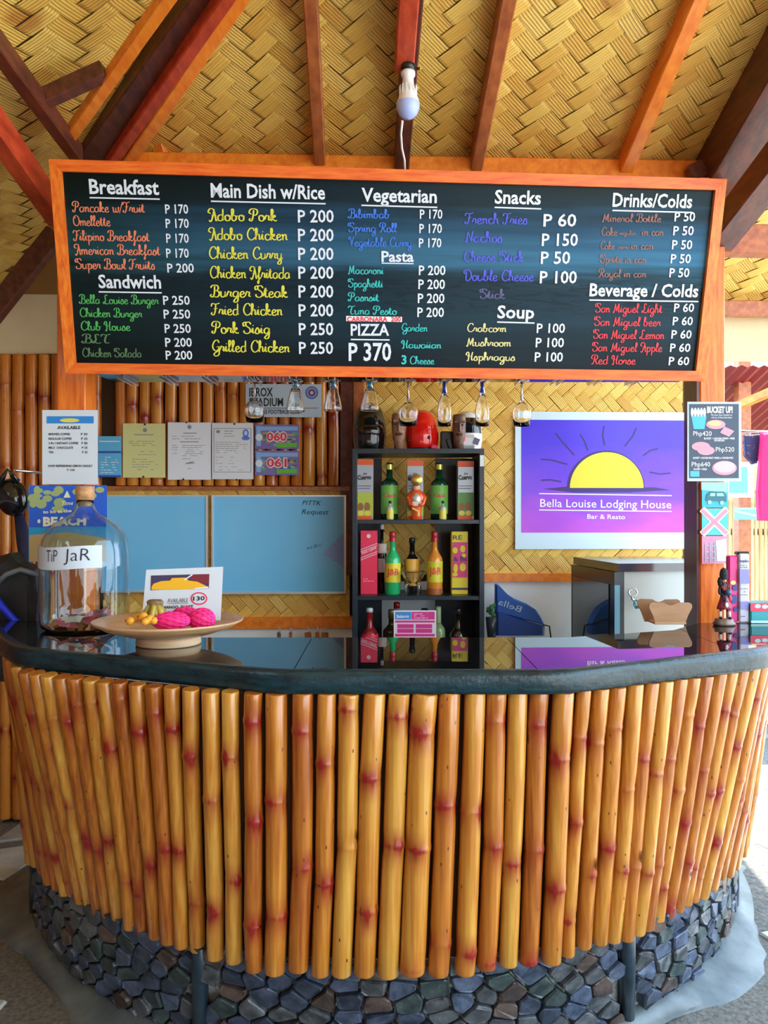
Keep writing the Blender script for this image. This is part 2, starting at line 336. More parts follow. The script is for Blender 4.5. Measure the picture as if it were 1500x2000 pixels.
def script_geo(s, wt=.52):
    vs = []; fs = []; x = 0
    for ch in s:
        adv, st = SF.get(ch, (3, []))
        for p in st:
            c = cr(p); n = len(c); b = len(vs)
            for i in range(n):
                t = c[min(i+1, n-1)]-c[max(i-1, 0)]
                if t.length < 1e-6: t = V(1,0,0)
                t.normalize(); w = wt*(.62+.5*abs(t.y))/2*(1 if 0 < i < n-1 else .7); nn = V(-t.y, t.x, 0)*w
                vs.append(c[i]+nn+V(x,0,0)); vs.append(c[i]-nn+V(x,0,0))
            for i in range(n-1): fs.append((b+2*i, b+2*i+1, b+2*i+3, b+2*i+2))
        x += adv
    return [(v/8.0) for v in vs], fs, x/8.0       # cap height 1
FC = {}
def sans_geo(s, off=0.0, shear=0.0):
    key = (s, off, shear)
    if key in FC: return FC[key]
    cu = bpy.data.curves.new('letters', 'FONT'); cu.body = s; cu.size = 1.0; cu.offset = off; cu.shear = shear; cu.resolution_u = 2
    o = bpy.data.objects.new('letters', cu); COL.objects.link(o)
    dg = bpy.context.evaluated_depsgraph_get()
    me = bpy.data.meshes.new_from_object(o.evaluated_get(dg))
    vs = [v.co/.71 for v in me.vertices]; fs = [list(p.vertices) for p in me.polygons]
    bpy.data.objects.remove(o); bpy.data.meshes.remove(me); bpy.data.curves.remove(cu)
    if vs:
        x0 = min(v.x for v in vs); w = max(v.x for v in vs)-x0
        vs = [V(v.x-x0, v.y, 0) for v in vs]
    else: w = 1
    FC[key] = (vs, fs, w); return FC[key]
class Pl:
    """plane given by a point, right axis u and up axis v; n points at the viewer"""
    def __init__(s, o, u, v): s.o = Vector(o); s.u = Vector(u).normalized(); s.n = s.u.cross(Vector(v)).normalized(); s.v = s.n.cross(s.u); 
    def hit(s, px, py, z=0.0):
        d = V((px-750)/F, 1, -(py-1000)/F); c = V(0,0,CZ)
        t = ((s.o+s.n*z)-c).dot(s.n)/d.dot(s.n); return c+d*t
    def uv(s, px, py): q = s.hit(px, py)-s.o; return q.dot(s.u), q.dot(s.v)
    def at(s, a, b, z=0.0): return s.o+s.u*a+s.v*b+s.n*z
    def T(s): return lambda a, b, c: s.at(a, b, c)
def text(m, pl, s, x0, y0, x1, y1, cap, font='sans', off=.0, shear=0., lift=.0008, warp=None, mi=0):
    vs, fs, w = script_geo(s, .82 if font == 'script' else .95) if font.startswith('script') else sans_geo(s, off, shear)
    a = pl.hit(x0, y0, lift); b = pl.hit(x1, y1, lift); L = (b-a).length; u = (b-a)/L; v = pl.n.cross(u)
    h = cap*a.y/F
    pts = [a+u*(q.x/w*L)+v*(q.y*h) for q in vs]
    if warp: pts = [warp(q) for q in pts]
    m.add(pts, fs, mi)
def line(m, pl, x0, y0, x1, y1, wpx, lift=.0008, mi=0):
    a = pl.hit(x0, y0, lift); b = pl.hit(x1, y1, lift); u = (b-a).normalized(); v = pl.n.cross(u)*(wpx*a.y/F/2)
    m.add([a-v, b-v, b+v, a+v], [(0,1,2,3)], mi)
def poly(m, pl, pts, lift=.0006, mi=0): m.add([pl.hit(x_, y_, lift) for x_, y_ in pts], [tuple(range(len(pts)))[::-1]], mi)
def disc(m, pl, cx, cy, rx, ry=None, lift=.0008, n=20, mi=0, a0=0, a1=2*math.pi):
    ry = ry or rx
    pts = [(cx+rx*math.cos(a0+(a1-a0)*i/n), cy-ry*math.sin(a0+(a1-a0)*i/n)) for i in range(n+(0 if a1-a0 > 6 else 1))]
    poly(m, pl, pts[::-1], lift, mi)
def slab(pl, x0, y0, x1, y1, th=.002, m=None, z0=0.0, tilt=0):
    """sheet on a plane between two opposite pixel corners"""
    m = m or M(); a0, b1 = pl.uv(x0, y0); a1, b0 = pl.uv(x1, y1)
    m.prism([(a0,b0),(a1,b0),(a1,b1),(a0,b1)], z0, z0+th, pl.T()); return m
def clip(poly_, a, b, c):
    """keep a*x+b*y<=c"""
    out = []; n = len(poly_)
    for i in range(n):
        p, q = poly_[i], poly_[(i+1) % n]; dp = a*p[0]+b*p[1]-c; dq = a*q[0]+b*q[1]-c
        if dp <= 0: out.append(p)
        if (dp < 0) != (dq < 0) and abs(dp-dq) > 1e-12:
            t = dp/(dp-dq); out.append((p[0]+(q[0]-p[0])*t, p[1]+(q[1]-p[1])*t))
    return out
def voronoi(seeds, x0, y0, x1, y1, gap, reach):
    cells = []
    for i, s in enumerate(seeds):
        c = [(x0,y0),(x1,y0),(x1,y1),(x0,y1)]
        for j, t in enumerate(seeds):
            if i == j: continue
            dx, dy = t[0]-s[0], t[1]-s[1]; d2 = math.hypot(dx, dy)
            if d2 > reach or d2 < 1e-6: continue
            dx /= d2; dy /= d2
            c = clip(c, dx, dy, dx*(s[0]+t[0])/2+dy*(s[1]+t[1])/2-gap/2)
            if len(c) < 3: break
        cells.append(c if len(c) >= 3 else None)
    return cells
def weave(pl, a0, b0, a1, b1, w, ang, inside=None, L=3, lift=.004, swap=False):
    m = M(); tone = []
    ca, sa = math.cos(ang), math.sin(ang)
    cx, cy = (a0+a1)/2, (b0+b1)/2; rad = math.hypot(a1-a0, b1-b0)/2
    n = int(rad/w)+3
    def put(i, j, vert):
        if vert: x0, x1, y0, y1 = i*w, (i+1)*w, j*w, (j+L)*w
        else: x0, x1, y0, y1 = i*w, (i+L)*w, j*w, (j+1)*w
        mx, my = (x0+x1)/2, (y0+y1)/2
        X = cx+mx*ca-my*sa; Y = cy+mx*sa+my*ca
        e_ = w*1.5
        if not (a0-e_*.4 < X < a1+e_*.4 and b0-e_*.4 < Y < b1+e_*.4): return
        if inside and not inside(X, Y): return
        g = w*.018; tn = R.uniform(.02, .24); hv = lift*(1.0 if vert else .8)
        ts = [0, .1, .5, .9, 1]; hs = [.3, .85, 1, .85, .3]
        vs = []; uvs = []; o1, o2 = R.random()*7, R.random()*9
        jx = R.uniform(-.03, .03)*w
        for t, h in zip(ts, hs):
            for sgn in (0, 1):
                if vert: qx = x0+g+(x1-x0-2*g)*sgn+jx; qy = y0+(y1-y0)*t
                else: qy = y0+g+(y1-y0-2*g)*sgn+jx; qx = x0+(x1-x0)*t
                ax, bx = cx+qx*ca-qy*sa, cy+qx*sa+qy*ca
                vs.append(pl.at(min(max(ax, a0), a1), min(max(bx, b0), b1), hv*h)); uvs.append((t*1.0+o1, sgn*1.0+int(o2)))
        b = m.add(vs, [(2*k, 2*k+1, 2*k+3, 2*k+2) for k in range(4)])
        for k in range(10): m.uv[b+k] = uvs[k]; tone.append((tn if vert else tn+.03, .75 if vert != swap else .22, 0, 1))
    for i in range(-n, n+1):
        for j in range(-n, n+1):
            if (i+j) % (2*L) == 0: put(i, j, True)
            if (i+j) % (2*L) == L: put(i, j, False)
    m.col['tone'] = tone
    return m
def pole(p0, p1, r, nodes, n=12, bend=.004, seg=5, taper=.0):
    """p0 top, p1 bottom, nodes = fractions from the top; returns mesh with the stain attribute"""
    ts = set([0, .004, .996, 1]+[i/seg for i in range(1, seg)]); 
    L = (Vector(p1)-Vector(p0)).length
    for q in nodes:
        for d in (-.075, -.04, -.015, -.006, 0, .006, .015, .05, .09):
            t = q+d*.7/L
            if 0 < t < 1: ts.add(round(t, 4))
    ts = sorted(ts); m = M(); p0 = Vector(p0); p1 = Vector(p1)
    ph = R.random()*6; bx = R.uniform(-bend, bend); amp = [R.uniform(.65, 1) for _ in nodes]
    pts = []; rr = []; st = []
    for t in ts:
        k = min([abs(t-q)*L for q in nodes] or [9]); sg = 0
        for q, am in zip(nodes, amp):
            d = (t-q)*L
            sg = max(sg, am*(math.exp(-(d/(.034 if d < 0 else .044))**2)+.5*math.exp(-(d/.006)**2)))
        bul = .0012*math.exp(-(k/.008)**2)-.0008*math.exp(-((k-.014)/.008)**2)
        kink = sum((1 if i % 2 else -1)*.003*math.exp(-abs(t-q)*L/.05) for i, q in enumerate(nodes))
        pts.append(p0.lerp(p1, t)+V(bx*math.sin(t*3.14+ph*0)+kink, 0, 0)); e_ = .93 if t in (0, 1) else 1
        rr.append((r*(1+taper*(t-.5))+bul)*e_); st.append(sg)
    m.tube(pts, rr, n)
    m.col['node'] = [(s_, s_, s_, 1) for s_ in st for _ in range(n)]
    return m
# ================================================================ SETTING
ST = 'structure'
KW = .04                                   # the back wall runs slightly away to the right
def wy(x_, d=3.95): return d+KW*x_
U1 = V(1, KW, 0).normalized()
def WP(d=3.95): return Pl((0, d, 0), U1, (0,0,1))
# ---- ground and paving
gmat = mat('pebble_mortar', (.09,.085,.07), .85, c2=(.26,.25,.21), ns=60, bump=.6, bscale=110, ncon=(.3,.7))
fstone = mat('pale_flagstone', (.40,.42,.38), .6, c2=(.62,.64,.58), ns=6, rnd=.3, bump=.15, bscale=40)
fstone2 = mat('grey_flagstone', (.14,.16,.15), .6, c2=(.26,.28,.25), ns=6, rnd=.3, bump=.15, bscale=40)
m = M(); m.add([(-60,-60,0),(60,-60,0),(60,60,0),(-60,60,0)], [(0,1,2,3)])
floor = link('floor', m, gmat, label='ground of grey pebbly mortar set with flat paving stones', kind=ST)
m = M(); m.add([(2.7,-40,.004),(60,-40,.004),(60,40,.004),(2.7,40,.004)], [(0,1,2,3)]); link('yard_bounce_sheet', m, mat('sandy_concrete', (.42,.38,.30), .8, c2=(.56,.51,.42), ns=3), floor, label='added pale sunlit concrete sheet beside the bar, bouncing light to the ceiling')  # pale ground added to bounce sunlight up to the ceiling
m = M(); m.add([(-60,-40,.004),(2.7,-40,.004),(2.7,-3.4,.004),(-60,-3.4,.004)], [(0,1,2,3)]); link('yard_bounce_sheet', m, MC['sandy_concrete'], floor)  # second added bounce sheet, behind the viewer
seeds = []
RS = random.Random(3)
gx = -3.4
nx, ny = 19, 15
for i in range(nx):
    for j in range(ny):
        seeds.append((-3.2+6.6*(i+.5+RS.uniform(-.3,.3))/nx, 1.9+5.0*(j+.5+RS.uniform(-.3,.3))/ny))
cells = voronoi(seeds, -3.3, 1.8, 3.4, 7, .05, 1.2)
for s_, c_ in zip(seeds, cells):
    if not c_: continue
    if math.hypot(s_[0], s_[1]-3.58) < 1.60 and s_[1] < 3.9: continue
    if s_[1] > 4.0 and s_[0] < 1.6: continue
    if s_[1] < 1.95+.0*s_[0] or abs(s_[0]) > .56*s_[1]+.6 : continue
    if RS.random() < .12: continue
    cx, cy = sum(p[0] for p in c_)/len(c_), sum(p[1] for p in c_)/len(c_)
    k = RS.uniform(.72, .96)
    c_ = [((p[0]-cx)*k, (p[1]-cy)*k) for p in c_]
    m = M(); m.prism(c_, -.01, .007+RS.uniform(0,.004), bev=.006)
    m.v = [q+V(cx, cy, 0) for q in m.v]
    o = link('flagstone', m, fstone if RS.random() < .6 else fstone2, floor)
# ---- back wall
wall_m = mat('wall_board', (.10,.05,.02), .8)
m = M(); pl = WP(4.0)
m.prism([(-2.55,0),(1.62,0),(1.62,2.56),(-2.55,2.56)], -.08, 0, pl.T())
wall = link('wall_back', m, wall_m, label='back wall of the bar, bamboo poles at left and woven matting at right', kind=ST)
wp = WP(3.95)
def band(z0, z1, x0, x1, th, mt, name, d=3.95, par=wall, label=None):
    m = M(); q = WP(d); m.prism([(x0,z0),(x1,z0),(x1,z1),(x0,z1)], -.04, th, q.T()); return link(name, m, mt, par, label=label)
# woven matting
m = weave(wp, -1.36, .95, -.17, 1.62, .048, math.radians(42), L=2); o = link('woven_matting', m, weavem, wall, kind='stuff', label='woven bamboo matting behind the whiteboards')
band(.95, 1.62, -1.36, -.17, .0, weave_back, 'matting_backing', 3.955)
m = weave(wp, -.17, 1.19, 1.5, 2.3, .048, math.radians(42), L=2); link('woven_matting', m, weavem, wall, kind='stuff', label='woven bamboo matting around the purple banner')
band(1.19, 2.3, -.17, 1.5, .0, weave_back, 'matting_backing', 3.955)
# rails and lower panels
band(.93, .985, -1.36, -.14, .03, w_or, 'rail')
band(1.155, 1.195, .3, 1.62, .03, w_or, 'rail')
band(0, .93, -1.36, -.14, .005, whitep, 'lower_panel')
band(0, 1.155, -.14, 1.62, .005, whitep, 'lower_panel')
band(1.605, 1.625, -1.36, -.17, .035, w_raft, 'ledge')
band(1.19, 2.3, -.215, -.155, .03, w_dark, 'batten')
band(1.19, 2.3, -.15, -.10, .02, w_raft, 'batten')
# bamboo on the wall
x_ = -2.5; i = 0
while x_ < -.21:
    r_ = R.uniform(.027, .031)
    long_ = x_ < -1.36
    z0, z1 = (0.02 if long_ else 1.628), 2.26
    L = z1-z0; nd = []; q = R.uniform(.05, .4)
    while q < L: nd.append(q/L); q += R.uniform(.36, .5)
    if x_+r_ < -1.37 or x_-r_ > -1.36:
        p_ = wp.at(x_, z1, r_*.55); p2 = wp.at(x_, z0, r_*.55)
        link('bamboo_pole', pole(p_, p2, r_, nd, n=10, bend=.003), bamboo_w, wall)
    x_ += 2*r_+.003
m = M(); q = WP(3.95); m.prism([(-2.55,2.265),(2.6,2.265),(2.6,2.555),(-2.55,2.555)], -.04, .012, q.T())
link('wall_fascia', m, cream, label='plain cream board above the bamboo, behind both posts', kind=ST)
# panel added out of view at the left, blocks light to darken that side
m = M(); m.box((-2.5, .1, 1.28), (.06, 7.9, 2.56)); link('left_light_blocker', m, w_dark, label='added dark timber panel out of view at far left, blocking light', kind=ST)
m = M(); m.box((-1.6, -5.6, 1.6), (6.4, .1, 3.2)); link('rear_light_blocker', m, w_dark, label='added dark timber panel behind the viewer, blocking frontal light', kind=ST)  # added out of view to cut frontal light and reflections
# ---- roof: main slope and hip slope
D1 = V(-.035, 1, -.35).normalized(); D2 = V(1, .035, 0).normalized()
PB = V(0, 3.1, 2.84)                       # point on the main slope at the beam
mp_ = Pl(PB, D2, -D1)                      # u to the right, v up towards the viewer; normal points down
if mp_.n.z > 0: mp_.n = -mp_.n
A = V(-1.12, 3.1, 2.84)
hipd = V(1, -1, .36).normalized()
def inside_main(a, b):
    q = mp_.at(a, b)
    return (q.x-A.x) > -(q.y-A.y)*1.0-.03 if q.y < A.y else q.x > -1.25
m = weave(mp_, -2.6, -.95, 2.6, 2.1, .056, math.radians(-46), inside_main, L=2, lift=.006, swap=True)
ceil = M()
Tm = mp_.T()
cor = [mp_.uv(0,0)]
def mainpt(x_, y_, up=0.0):
    # vertical projection on main slope
    d = V(x_, y_, 0)-V(PB.x, PB.y, 0)
    n = mp_.n; z = PB.z-(n.x*d.x+n.y*d.y)/n.z
    return V(x_, y_, z+up)
ye = 1.25
pts = [(-2.1, 4.1), (2.5, 4.1), (2.5, ye), (A.x+(A.y-ye), ye), (A.x, A.y)]
ceil.add([mainpt(a, b, .006) for a, b in pts]+[mainpt(a, b, .05) for a, b in pts], [(0,1,2,3,4)[::-1], (5,6,7,8,9)]+[(i, (i+1) % 5, 5+(i+1) % 5, 5+i) for i in range(5)])
ceiling = link('ceiling', ceil, weave_back, label='roof underside lined with woven bamboo matting', kind=ST)
link('woven_matting', m, weavem, ceiling, kind='stuff', label='woven bamboo matting of the main roof slope')
# hip slope falls to the left
hu = V(0, 1, 0); hv = V(1, 0, .36).normalized()
hp = Pl(A, hu, hv)
if hp.n.z > 0: hp.n = -hp.n
def inside_hip(a, b):
    q = hp.at(a, b); return (q.x-A.x) < -(q.y-A.y)+.03
m = weave(hp, -2.4, -1.5, 1.0, 1.9, .06, math.radians(20), inside_hip, L=2, lift=.006)
c2 = M()
def hippt(x_, y_, up=0.): return V(x_, y_, A.z+(x_-A.x)*.36+up)
pts = [(-2.6, 4.1), (-2.1, 4.1), (A.x, A.y), (A.x+(A.y-ye), ye), (-2.6, ye)]
c2.add([hippt(a, b, .006) for a, b in pts]+[hippt(a, b, .05) for a, b in pts], [(0,1,2,3,4)[::-1], (5,6,7,8,9)]+[(i, (i+1) % 5, 5+(i+1) % 5, 5+i) for i in range(5)])
o = link('hip_panel', c2, weave_back, ceiling, label='hip slope panel at left')
link('woven_matting', m, weavem, o, kind='stuff', label='woven bamboo matting of the hip slope')
# unseen roof added over the viewer, ridge and far slope, to cut frontal sky light
c3 = M(); zr = mainpt(0, ye).z+.02
for a, b in (((ye, zr), (.5, 3.72)), ((.5, 3.72), (-3.6, 2.45))):
    c3.add([(-2.6,a[0],a[1]),(2.5,a[0],a[1]),(2.5,b[0],b[1]),(-2.6,b[0],b[1])]+[(-2.6,a[0],a[1]+.05),(2.5,a[0],a[1]+.05),(2.5,b[0],b[1]+.05),(-2.6,b[0],b[1]+.05)], [(0,1,2,3),(7,6,5,4),(0,4,5,1),(1,5,6,2),(2,6,7,3),(3,7,4,0)])
link('roof_panel', c3, S('roof_matting', (.60,.36,.09), .7), ceiling, label='added unseen roof panel over the viewer, cutting frontal sky light')
# ---- rafters, each a part of the roof frame
def frame_beam(name, a, b, w, h, mt, label, roll=0., g=None, up=V(0,0,1)):
    m = M(); m.beam(a, b, w, h, roll=roll, up=up); a = Vector(a)
    return link(name, m, mt, loc=a, label=label, cat='roof beam', group=g)
def rafter(px, w, h, mt, label, t1=1.75, drop=0.0, t0=-.05):
    s0 = PB+D2*((px-750)*3.1/F/D2.x); n = mp_.n
    a = s0+n*(h/2+drop)+D1*(-t0)*0; b = s0-D1*t1+n*(h/2+drop); a = s0-D1*t0+n*(h/2+drop)
    return frame_beam('rafter', a, b, w, h, mt, label, up=-n)
rafter(627, .044, .07, w_raft, 'narrow brown rafter left of the light bulb')
rafter(924, .046, .08, w_raft, 'first brown rafter to the right of the light bulb')
rafter(1212, .052, .08, w_or, 'lighter brown rafter above the drinks column of the menu board')
rafter(1386, .13, .17, w_dark, 'thick dark rafter running up from the right post', t0=-.02)
# centre rafter with a second red piece under it
rafter(782, .055, .09, w_dark, 'dark centre rafter behind the light bulb')
s0 = PB+D2*((789-750)*3.1/F); n = mp_.n
fr = P(797, 146, 2.5); 
m = M(); a = s0+n*.12-D1*.56-D2*.034; b = s0+n*.12-D1*1.75-D2*.034; m.beam(a, b, .06, .06, up=-n)
cr_ = link('rafter', m, w_red, loc=a, label='red stained batten under the centre rafter holding the bulb', cat='roof beam')
# wall plate beam above the board
bl = Pl((0, 3.1, 0), V(1,.035,0), (0,0,1))
m = M(); m.beam(bl.at(-1.0, 2.778, .06), bl.at(1.62, 2.778, .06), .07, .13); link('plate_beam', m, w_or, loc=bl.at(-1.3,2.775), label='horizontal orange-brown beam carrying the rafters behind the menu board', cat='roof beam')
frame_beam('hip_rafter', P(164,318,3.02), P(440,-62,2.24), .10, .07, w_dark, 'thick dark hip rafter rising from the left post to the top edge')
frame_beam('hip_batten', P(244,318,2.98), P(504,-62,2.2), .045, .05, w_or, 'orange-brown batten on the right edge of the dark hip rafter')
frame_beam('hip_batten', P(214,318,2.97), P(480,-62,2.18), .04, .045, w_red, 'red batten along the right side of the dark hip rafter')
frame_beam('brace', P(128,276,2.74), P(366,-62,2.08), .04, .035, w_or, 'bright orange slanting beam at upper left')
frame_beam('brace', P(78,196,2.46), P(205,138,2.44), .045, .05, w_dark, 'short dark cross piece between the slanting beams at upper left')
frame_beam('brace', P(150,300,2.8), P(-60,15,1.98), .045, .06, w_dark, 'dark slanting beam descending from the left edge to the post corner')
frame_beam('brace', P(112,420,2.9), P(-70,160,2.2), .06, .09, w_red, 'thick red beam slanting from the left edge down to the board corner')
frame_beam('brace', P(110,455,3.3), P(-20,620,3.3), .05, .08, w_dark, 'dark slanting strut behind the left end of the menu board')
frame_beam('brace', P(305,262,2.98), P(326,322,3.04), .05, .05, w_or, 'short stubby block standing on the plate beam at left')
frame_beam('brace', P(1400,470,3.0), P(1560,265,2.5), .10, .10, w_dark, 'dark brace leaning right from the top of the right post')
frame_beam('brace', P(1352,322,3.0), P(1368,352,3.0), .05, .06, w_dark, 'small dark block at the right end of the board top')
frame_beam('brace', P(745,292,3.02), P(745,345,3.02), .07, .05, w_dark, 'dark block behind the centre top of the board')
frame_beam('tie_beam', P(1395,470,3.12), P(1640,474,3.12), .06, .115, w_raft, 'horizontal brown tie beam to the right of the right post', up=V(0,0,1))
frame_beam('tie_beam', P(1390,603,3.9), P(1620,606,3.95), .05, .075, w_raft, 'lower horizontal brown beam above the cream board at right')
frame_beam('tie_beam', P(-60,583,3.9), P(130,583,3.9), .05, .03, w_dark, 'thin dark beam above the cream board at left')
frame_beam('tie_beam', P(-40,700,3.88), P(120,698,3.88), .04, .03, w_dark, 'thin dark strip under the cream board at left')
# ---- posts
def post(x0, x1, y0, y1, mt, label):
    m = M(); m.box(((x0+x1)/2, (y0+y1)/2, 1.37), (x1-x0, y1-y0, 2.74), bev=.004)
    return link('post', m, mt, loc=((x0+x1)/2, (y0+y1)/2, 0), label=label, cat='post')
postL = post(-1.172, -1.069, 2.86, 2.968, w_orange_z, 'orange wooden post holding the left end of the menu board')
postR = post(1.169, 1.262, 2.955, 3.085, w_orange_z, 'orange-brown wooden post holding the right end of the menu board')
m = M(); m.box((1.163, 3.02, 1.2), (.01, .125, 2.1)); link('side_shade', m, wood('dark_red_shade', (.09,.018,.014), (.14,.035,.022), WSZ), postR, label='dark red-brown inner side of the post, shade put into its colour')  # thin dark sheet paints the shade on the post's inner face
frame_beam('block', P(1412,700,3.02), P(1412,790,3.02), .04, .05, w_or, 'short orange block on the right of the right post')
# ================================================================ THE BAR
bar = thing('bar_counter', (0, 2.2, 0), 'curved bar counter front of varnished bamboo poles above a dark stone plinth', 'bar counter')
ZT, ZB = 1.0595, .363
TOP = [(13,30),(30,42),(42,60),(62,82),(84,108),(111,131),(134,163),(166,192),(194,217),(220,248),(252,285),(288,315),(318,353),(356,390),(393,430),(433,467),(477,514),
 (517,562),(571,613),(619,658),(661,704),(710,754),(759,802),(805,856),(858,898),(909,947),(951,990),(992,1031),(1034,1072),(1080,1121),(1124,1157),(1159,1187),(1189,1222),(1224,1256),
 (1258,1284),(1286,1312),(1314,1340),(1342,1363),(1365,1391),(1393,1415),(1417,1436),(1438,1458),(1460,1480),(1480,1494),(1490,1500),(1496,1504),(1499,1507),(1501,1509)]
BOT = [(106,126),(124,138),(140,154),(155,168),(170,187),(188,202),(204,223),(224,243),(246,268),(272,292),(295,318),(320,340),(342,368),(371,402),(404,437),(441,474),(480,514),
 (517,556),(563,602),(608,642),(648,685),(691,732),(737,778),(782,832),(833,877),(885,928),(932,971),(974,1010),(1015,1053),(1055,1096),(1097,1120),(1123,1154),(1155,1184),(1185,1206),
 (1208,1236),(1237,1250),(1252,1270),(1272,1292),(1294,1311),(1312,1328),(1330,1342),(1343,1358),(1359,1378),(1380,1395),(1397,1410),(1412,1425),(1426,1437),(1440,1456)]
def interp(tab, x_):
    for (a, b), (c, d) in zip(tab, tab[1:]):
        if x_ <= c: return b+(d-b)*max(0, (x_-a))/(c-a)
    return tab[-1][1]
TY = [(10,1286),(22,1290),(36,1302),(50,1312),(72,1317),(110,1322),(200,1331),(300,1341),(400,1351),(500,1356),(700,1357),(900,1355),(1100,1352),(1150,1349),(1250,1337),(1350,1324),(1420,1313),(1480,1302),(1497,1294),(1500,1288),(1503,1281),(1507,1274)]
BY = [(50,1676),(64,1688),(75,1698),(88,1708),(100,1727),(116,1742),(131,1748),(147,1755),(162,1766),(178,1774),(195,1784),(214,1792),(234,1803),(257,1818),(282,1827),(306,1840),(330,1853),(355,1859),(386,1863),(420,1878),(458,1889),(497,1902),(540,1906),(660,1909),(810,1911),(900,1906),(950,1900),(1034,1889),(1075,1885),(1138,1861),(1170,1851),(1195,1846),(1222,1838),(1243,1831),(1261,1818),(1282,1801),(1302,1791),(1320,1783),(1336,1772),(1350,1765),(1368,1758),(1388,1738),(1403,1721),(1418,1712),(1431,1697),(1448,1676)]
ND = {17:(1565,1790),18:(1430,1700),19:(1492,1725),20:(1385,1655),21:(1520,1782),22:(1400,1650),23:(1430,1660,1896),24:(1573,1845),25:(1585,1862),26:(1408,1655,1885),27:(1688,),28:(1415,1660,1882),29:(1480,1735),30:(1440,1605,1800),31:(1450,1710),32:(1418,1655),33:(1540,1700),34:(1480,1690),35:(1510,1705),16:(1410,1605,1812),15:(1480,1722),14:(1560,1780),13:(1475,1765),12:(1424,1660),11:(1392,1660),10:(1430,1690),9:(1365,1745),8:(1460,1720),7:(1370,1640),6:(1374,1655),5:(1405,1630),4:(1400,1570)}
edge_l = [(58,70),(70,80),(80,95),(95,106)]
tops = [(13+i, 22+i) for i in range(4)]+TOP; bots = edge_l+BOT
for i, (t, b) in enumerate(zip(tops, bots)):
    k = i-4
    tx = (t[0]+t[1])/2; bx = (b[0]+b[1])/2
    ty = interp(TY, tx) if i >= 4 else 1268+5*i; by = interp(BY, bx)
    dt = (CZ-ZT)*F/(ty-1000); db = (CZ-ZB)*F/(by-1000)
    p0 = P(tx, ty, dt+.024); p1 = P(bx, by, db+.024); p0.z = ZT-.001*(k % 3); p1.z = ZB+R.uniform(-.006,.006)
    rt = (t[1]-t[0])*dt/F/2; rb = (b[1]-b[0])*db/F/2
    if 12 <= k <= 30: r_ = min(max((rt+rb)/2*1.03, .019), .033)
    else: r_ = min(max((rt+rb)/2*1.15, .0225), .026)
    if k in ND: nd = [(y_-ty)/(by-ty) for y_ in ND[k]]
    else:
        nd = []; q = R.uniform(.1, .4)
        while q < .97: nd.append(q); q += R.uniform(.3, .42)
    link('bamboo_pole', pole(p0, p1, r_, nd, n=14, seg=6), bamboo, bar)
# dark backing board behind the poles
def arc(cy, r_, a0, a1, n): return [(r_*math.sin(a0+(a1-a0)*i/n), cy-r_*math.cos(a0+(a1-a0)*i/n)) for i in range(n+1)]
m = M(); nA = 40
tops_w = []; bots_w = []
for i, (t, b) in enumerate(zip(tops, bots)):
    tx = (t[0]+t[1])/2; bx = (b[0]+b[1])/2; ty = interp(TY, tx) if i >= 4 else 1268+5*i; by = interp(BY, bx)
    p0 = P(tx, ty, (CZ-ZT)*F/(ty-1000)+.05); p1 = P(bx, by, (CZ-ZB)*F/(by-1000)+.05)
    if abs(p0.x) > .9: p0.x -= .03*(1 if p0.x > 0 else -1); p1.x -= .035*(1 if p1.x > 0 else -1)
    p0.z = ZT; p1.z = ZB+.02; m.v += [p0, p1]
n = len(m.v)//2
for i in range(n-1): m.f.append((2*i, 2*i+1, 2*i+3, 2*i+2)); m.m.append(0); m.sm.append(False)
link('backing_board', m, mat('backing_brown', (.09,.035,.015), .8), bar)
# ---- stone plinth
CT, RT_, CB, RB_ = 3.31, 1.318, 3.58, 1.425
def base_pt(a, t, out=0.0):
    """a arc angle, t 0 at floor .. 1 under the bamboo"""
    c = CB+(CT-CB)*t; r_ = RB_+(RT_-RB_)*t+out
    return V(r_*math.sin(a), c-r_*math.cos(a), t*.375)
AM = math.radians(82)
m = M(); n = 60
for i in range(n+1):
    a = -AM+2*AM*i/n
    for t in (0, .5, 1): m.v.append(base_pt(a, t, -.012))
for i in range(n):
    for j in range(2):
        q = 3*i+j; m.f.append((q, q+3, q+4, q+1)); m.m.append(0); m.sm.append(True)
# closing top ring behind the bamboo
for i in range(n+1):
    a = -AM+2*AM*i/n; m.v.append(base_pt(a, 1, -.2))
for i in range(n): m.f.append((3*i+2, 3*i+5, 3*(n+1)+i+1, 3*(n+1)+i)); m.m.append(0); m.sm.append(False)
mortar = mat('pale_mortar', (.17,.19,.19), .8, c2=(.46,.50,.48), ns=34, bump=.8, bscale=90)
plinth = link('stone_plinth', m, mortar, bar, label='pale rough mortar of the plinth')
stone_ms = [mat('dark_stone_%s' % nm, a, .42, c2=b, ns=22, bump=.8, bscale=55, rnd=.35) for nm, a, b in
    (('blue', (.022,.034,.060), (.085,.11,.17)), ('grey', (.03,.036,.042), (.12,.13,.14)), ('brown', (.045,.030,.026), (.13,.09,.075)), ('green', (.02,.036,.036), (.07,.10,.10)))]
POSTS_A = []
SL = 1.42*2*AM; HH = .375
RSt = random.Random(11); seeds = []
rows = 7; rowh = HH/rows
for j in range(rows):
    x_ = RSt.uniform(0, .05)
    while x_ < SL:
        wd = RSt.uniform(.055, .105); seeds.append((x_+wd/2, (j+.5+RSt.uniform(-.28,.28))*rowh)); x_ += wd
cells = voronoi(seeds, 0, 0, SL, HH, .006, .22)
post_px = [(390, 1890), (1216, 1900), (88, 1760), (1431, 1750)]
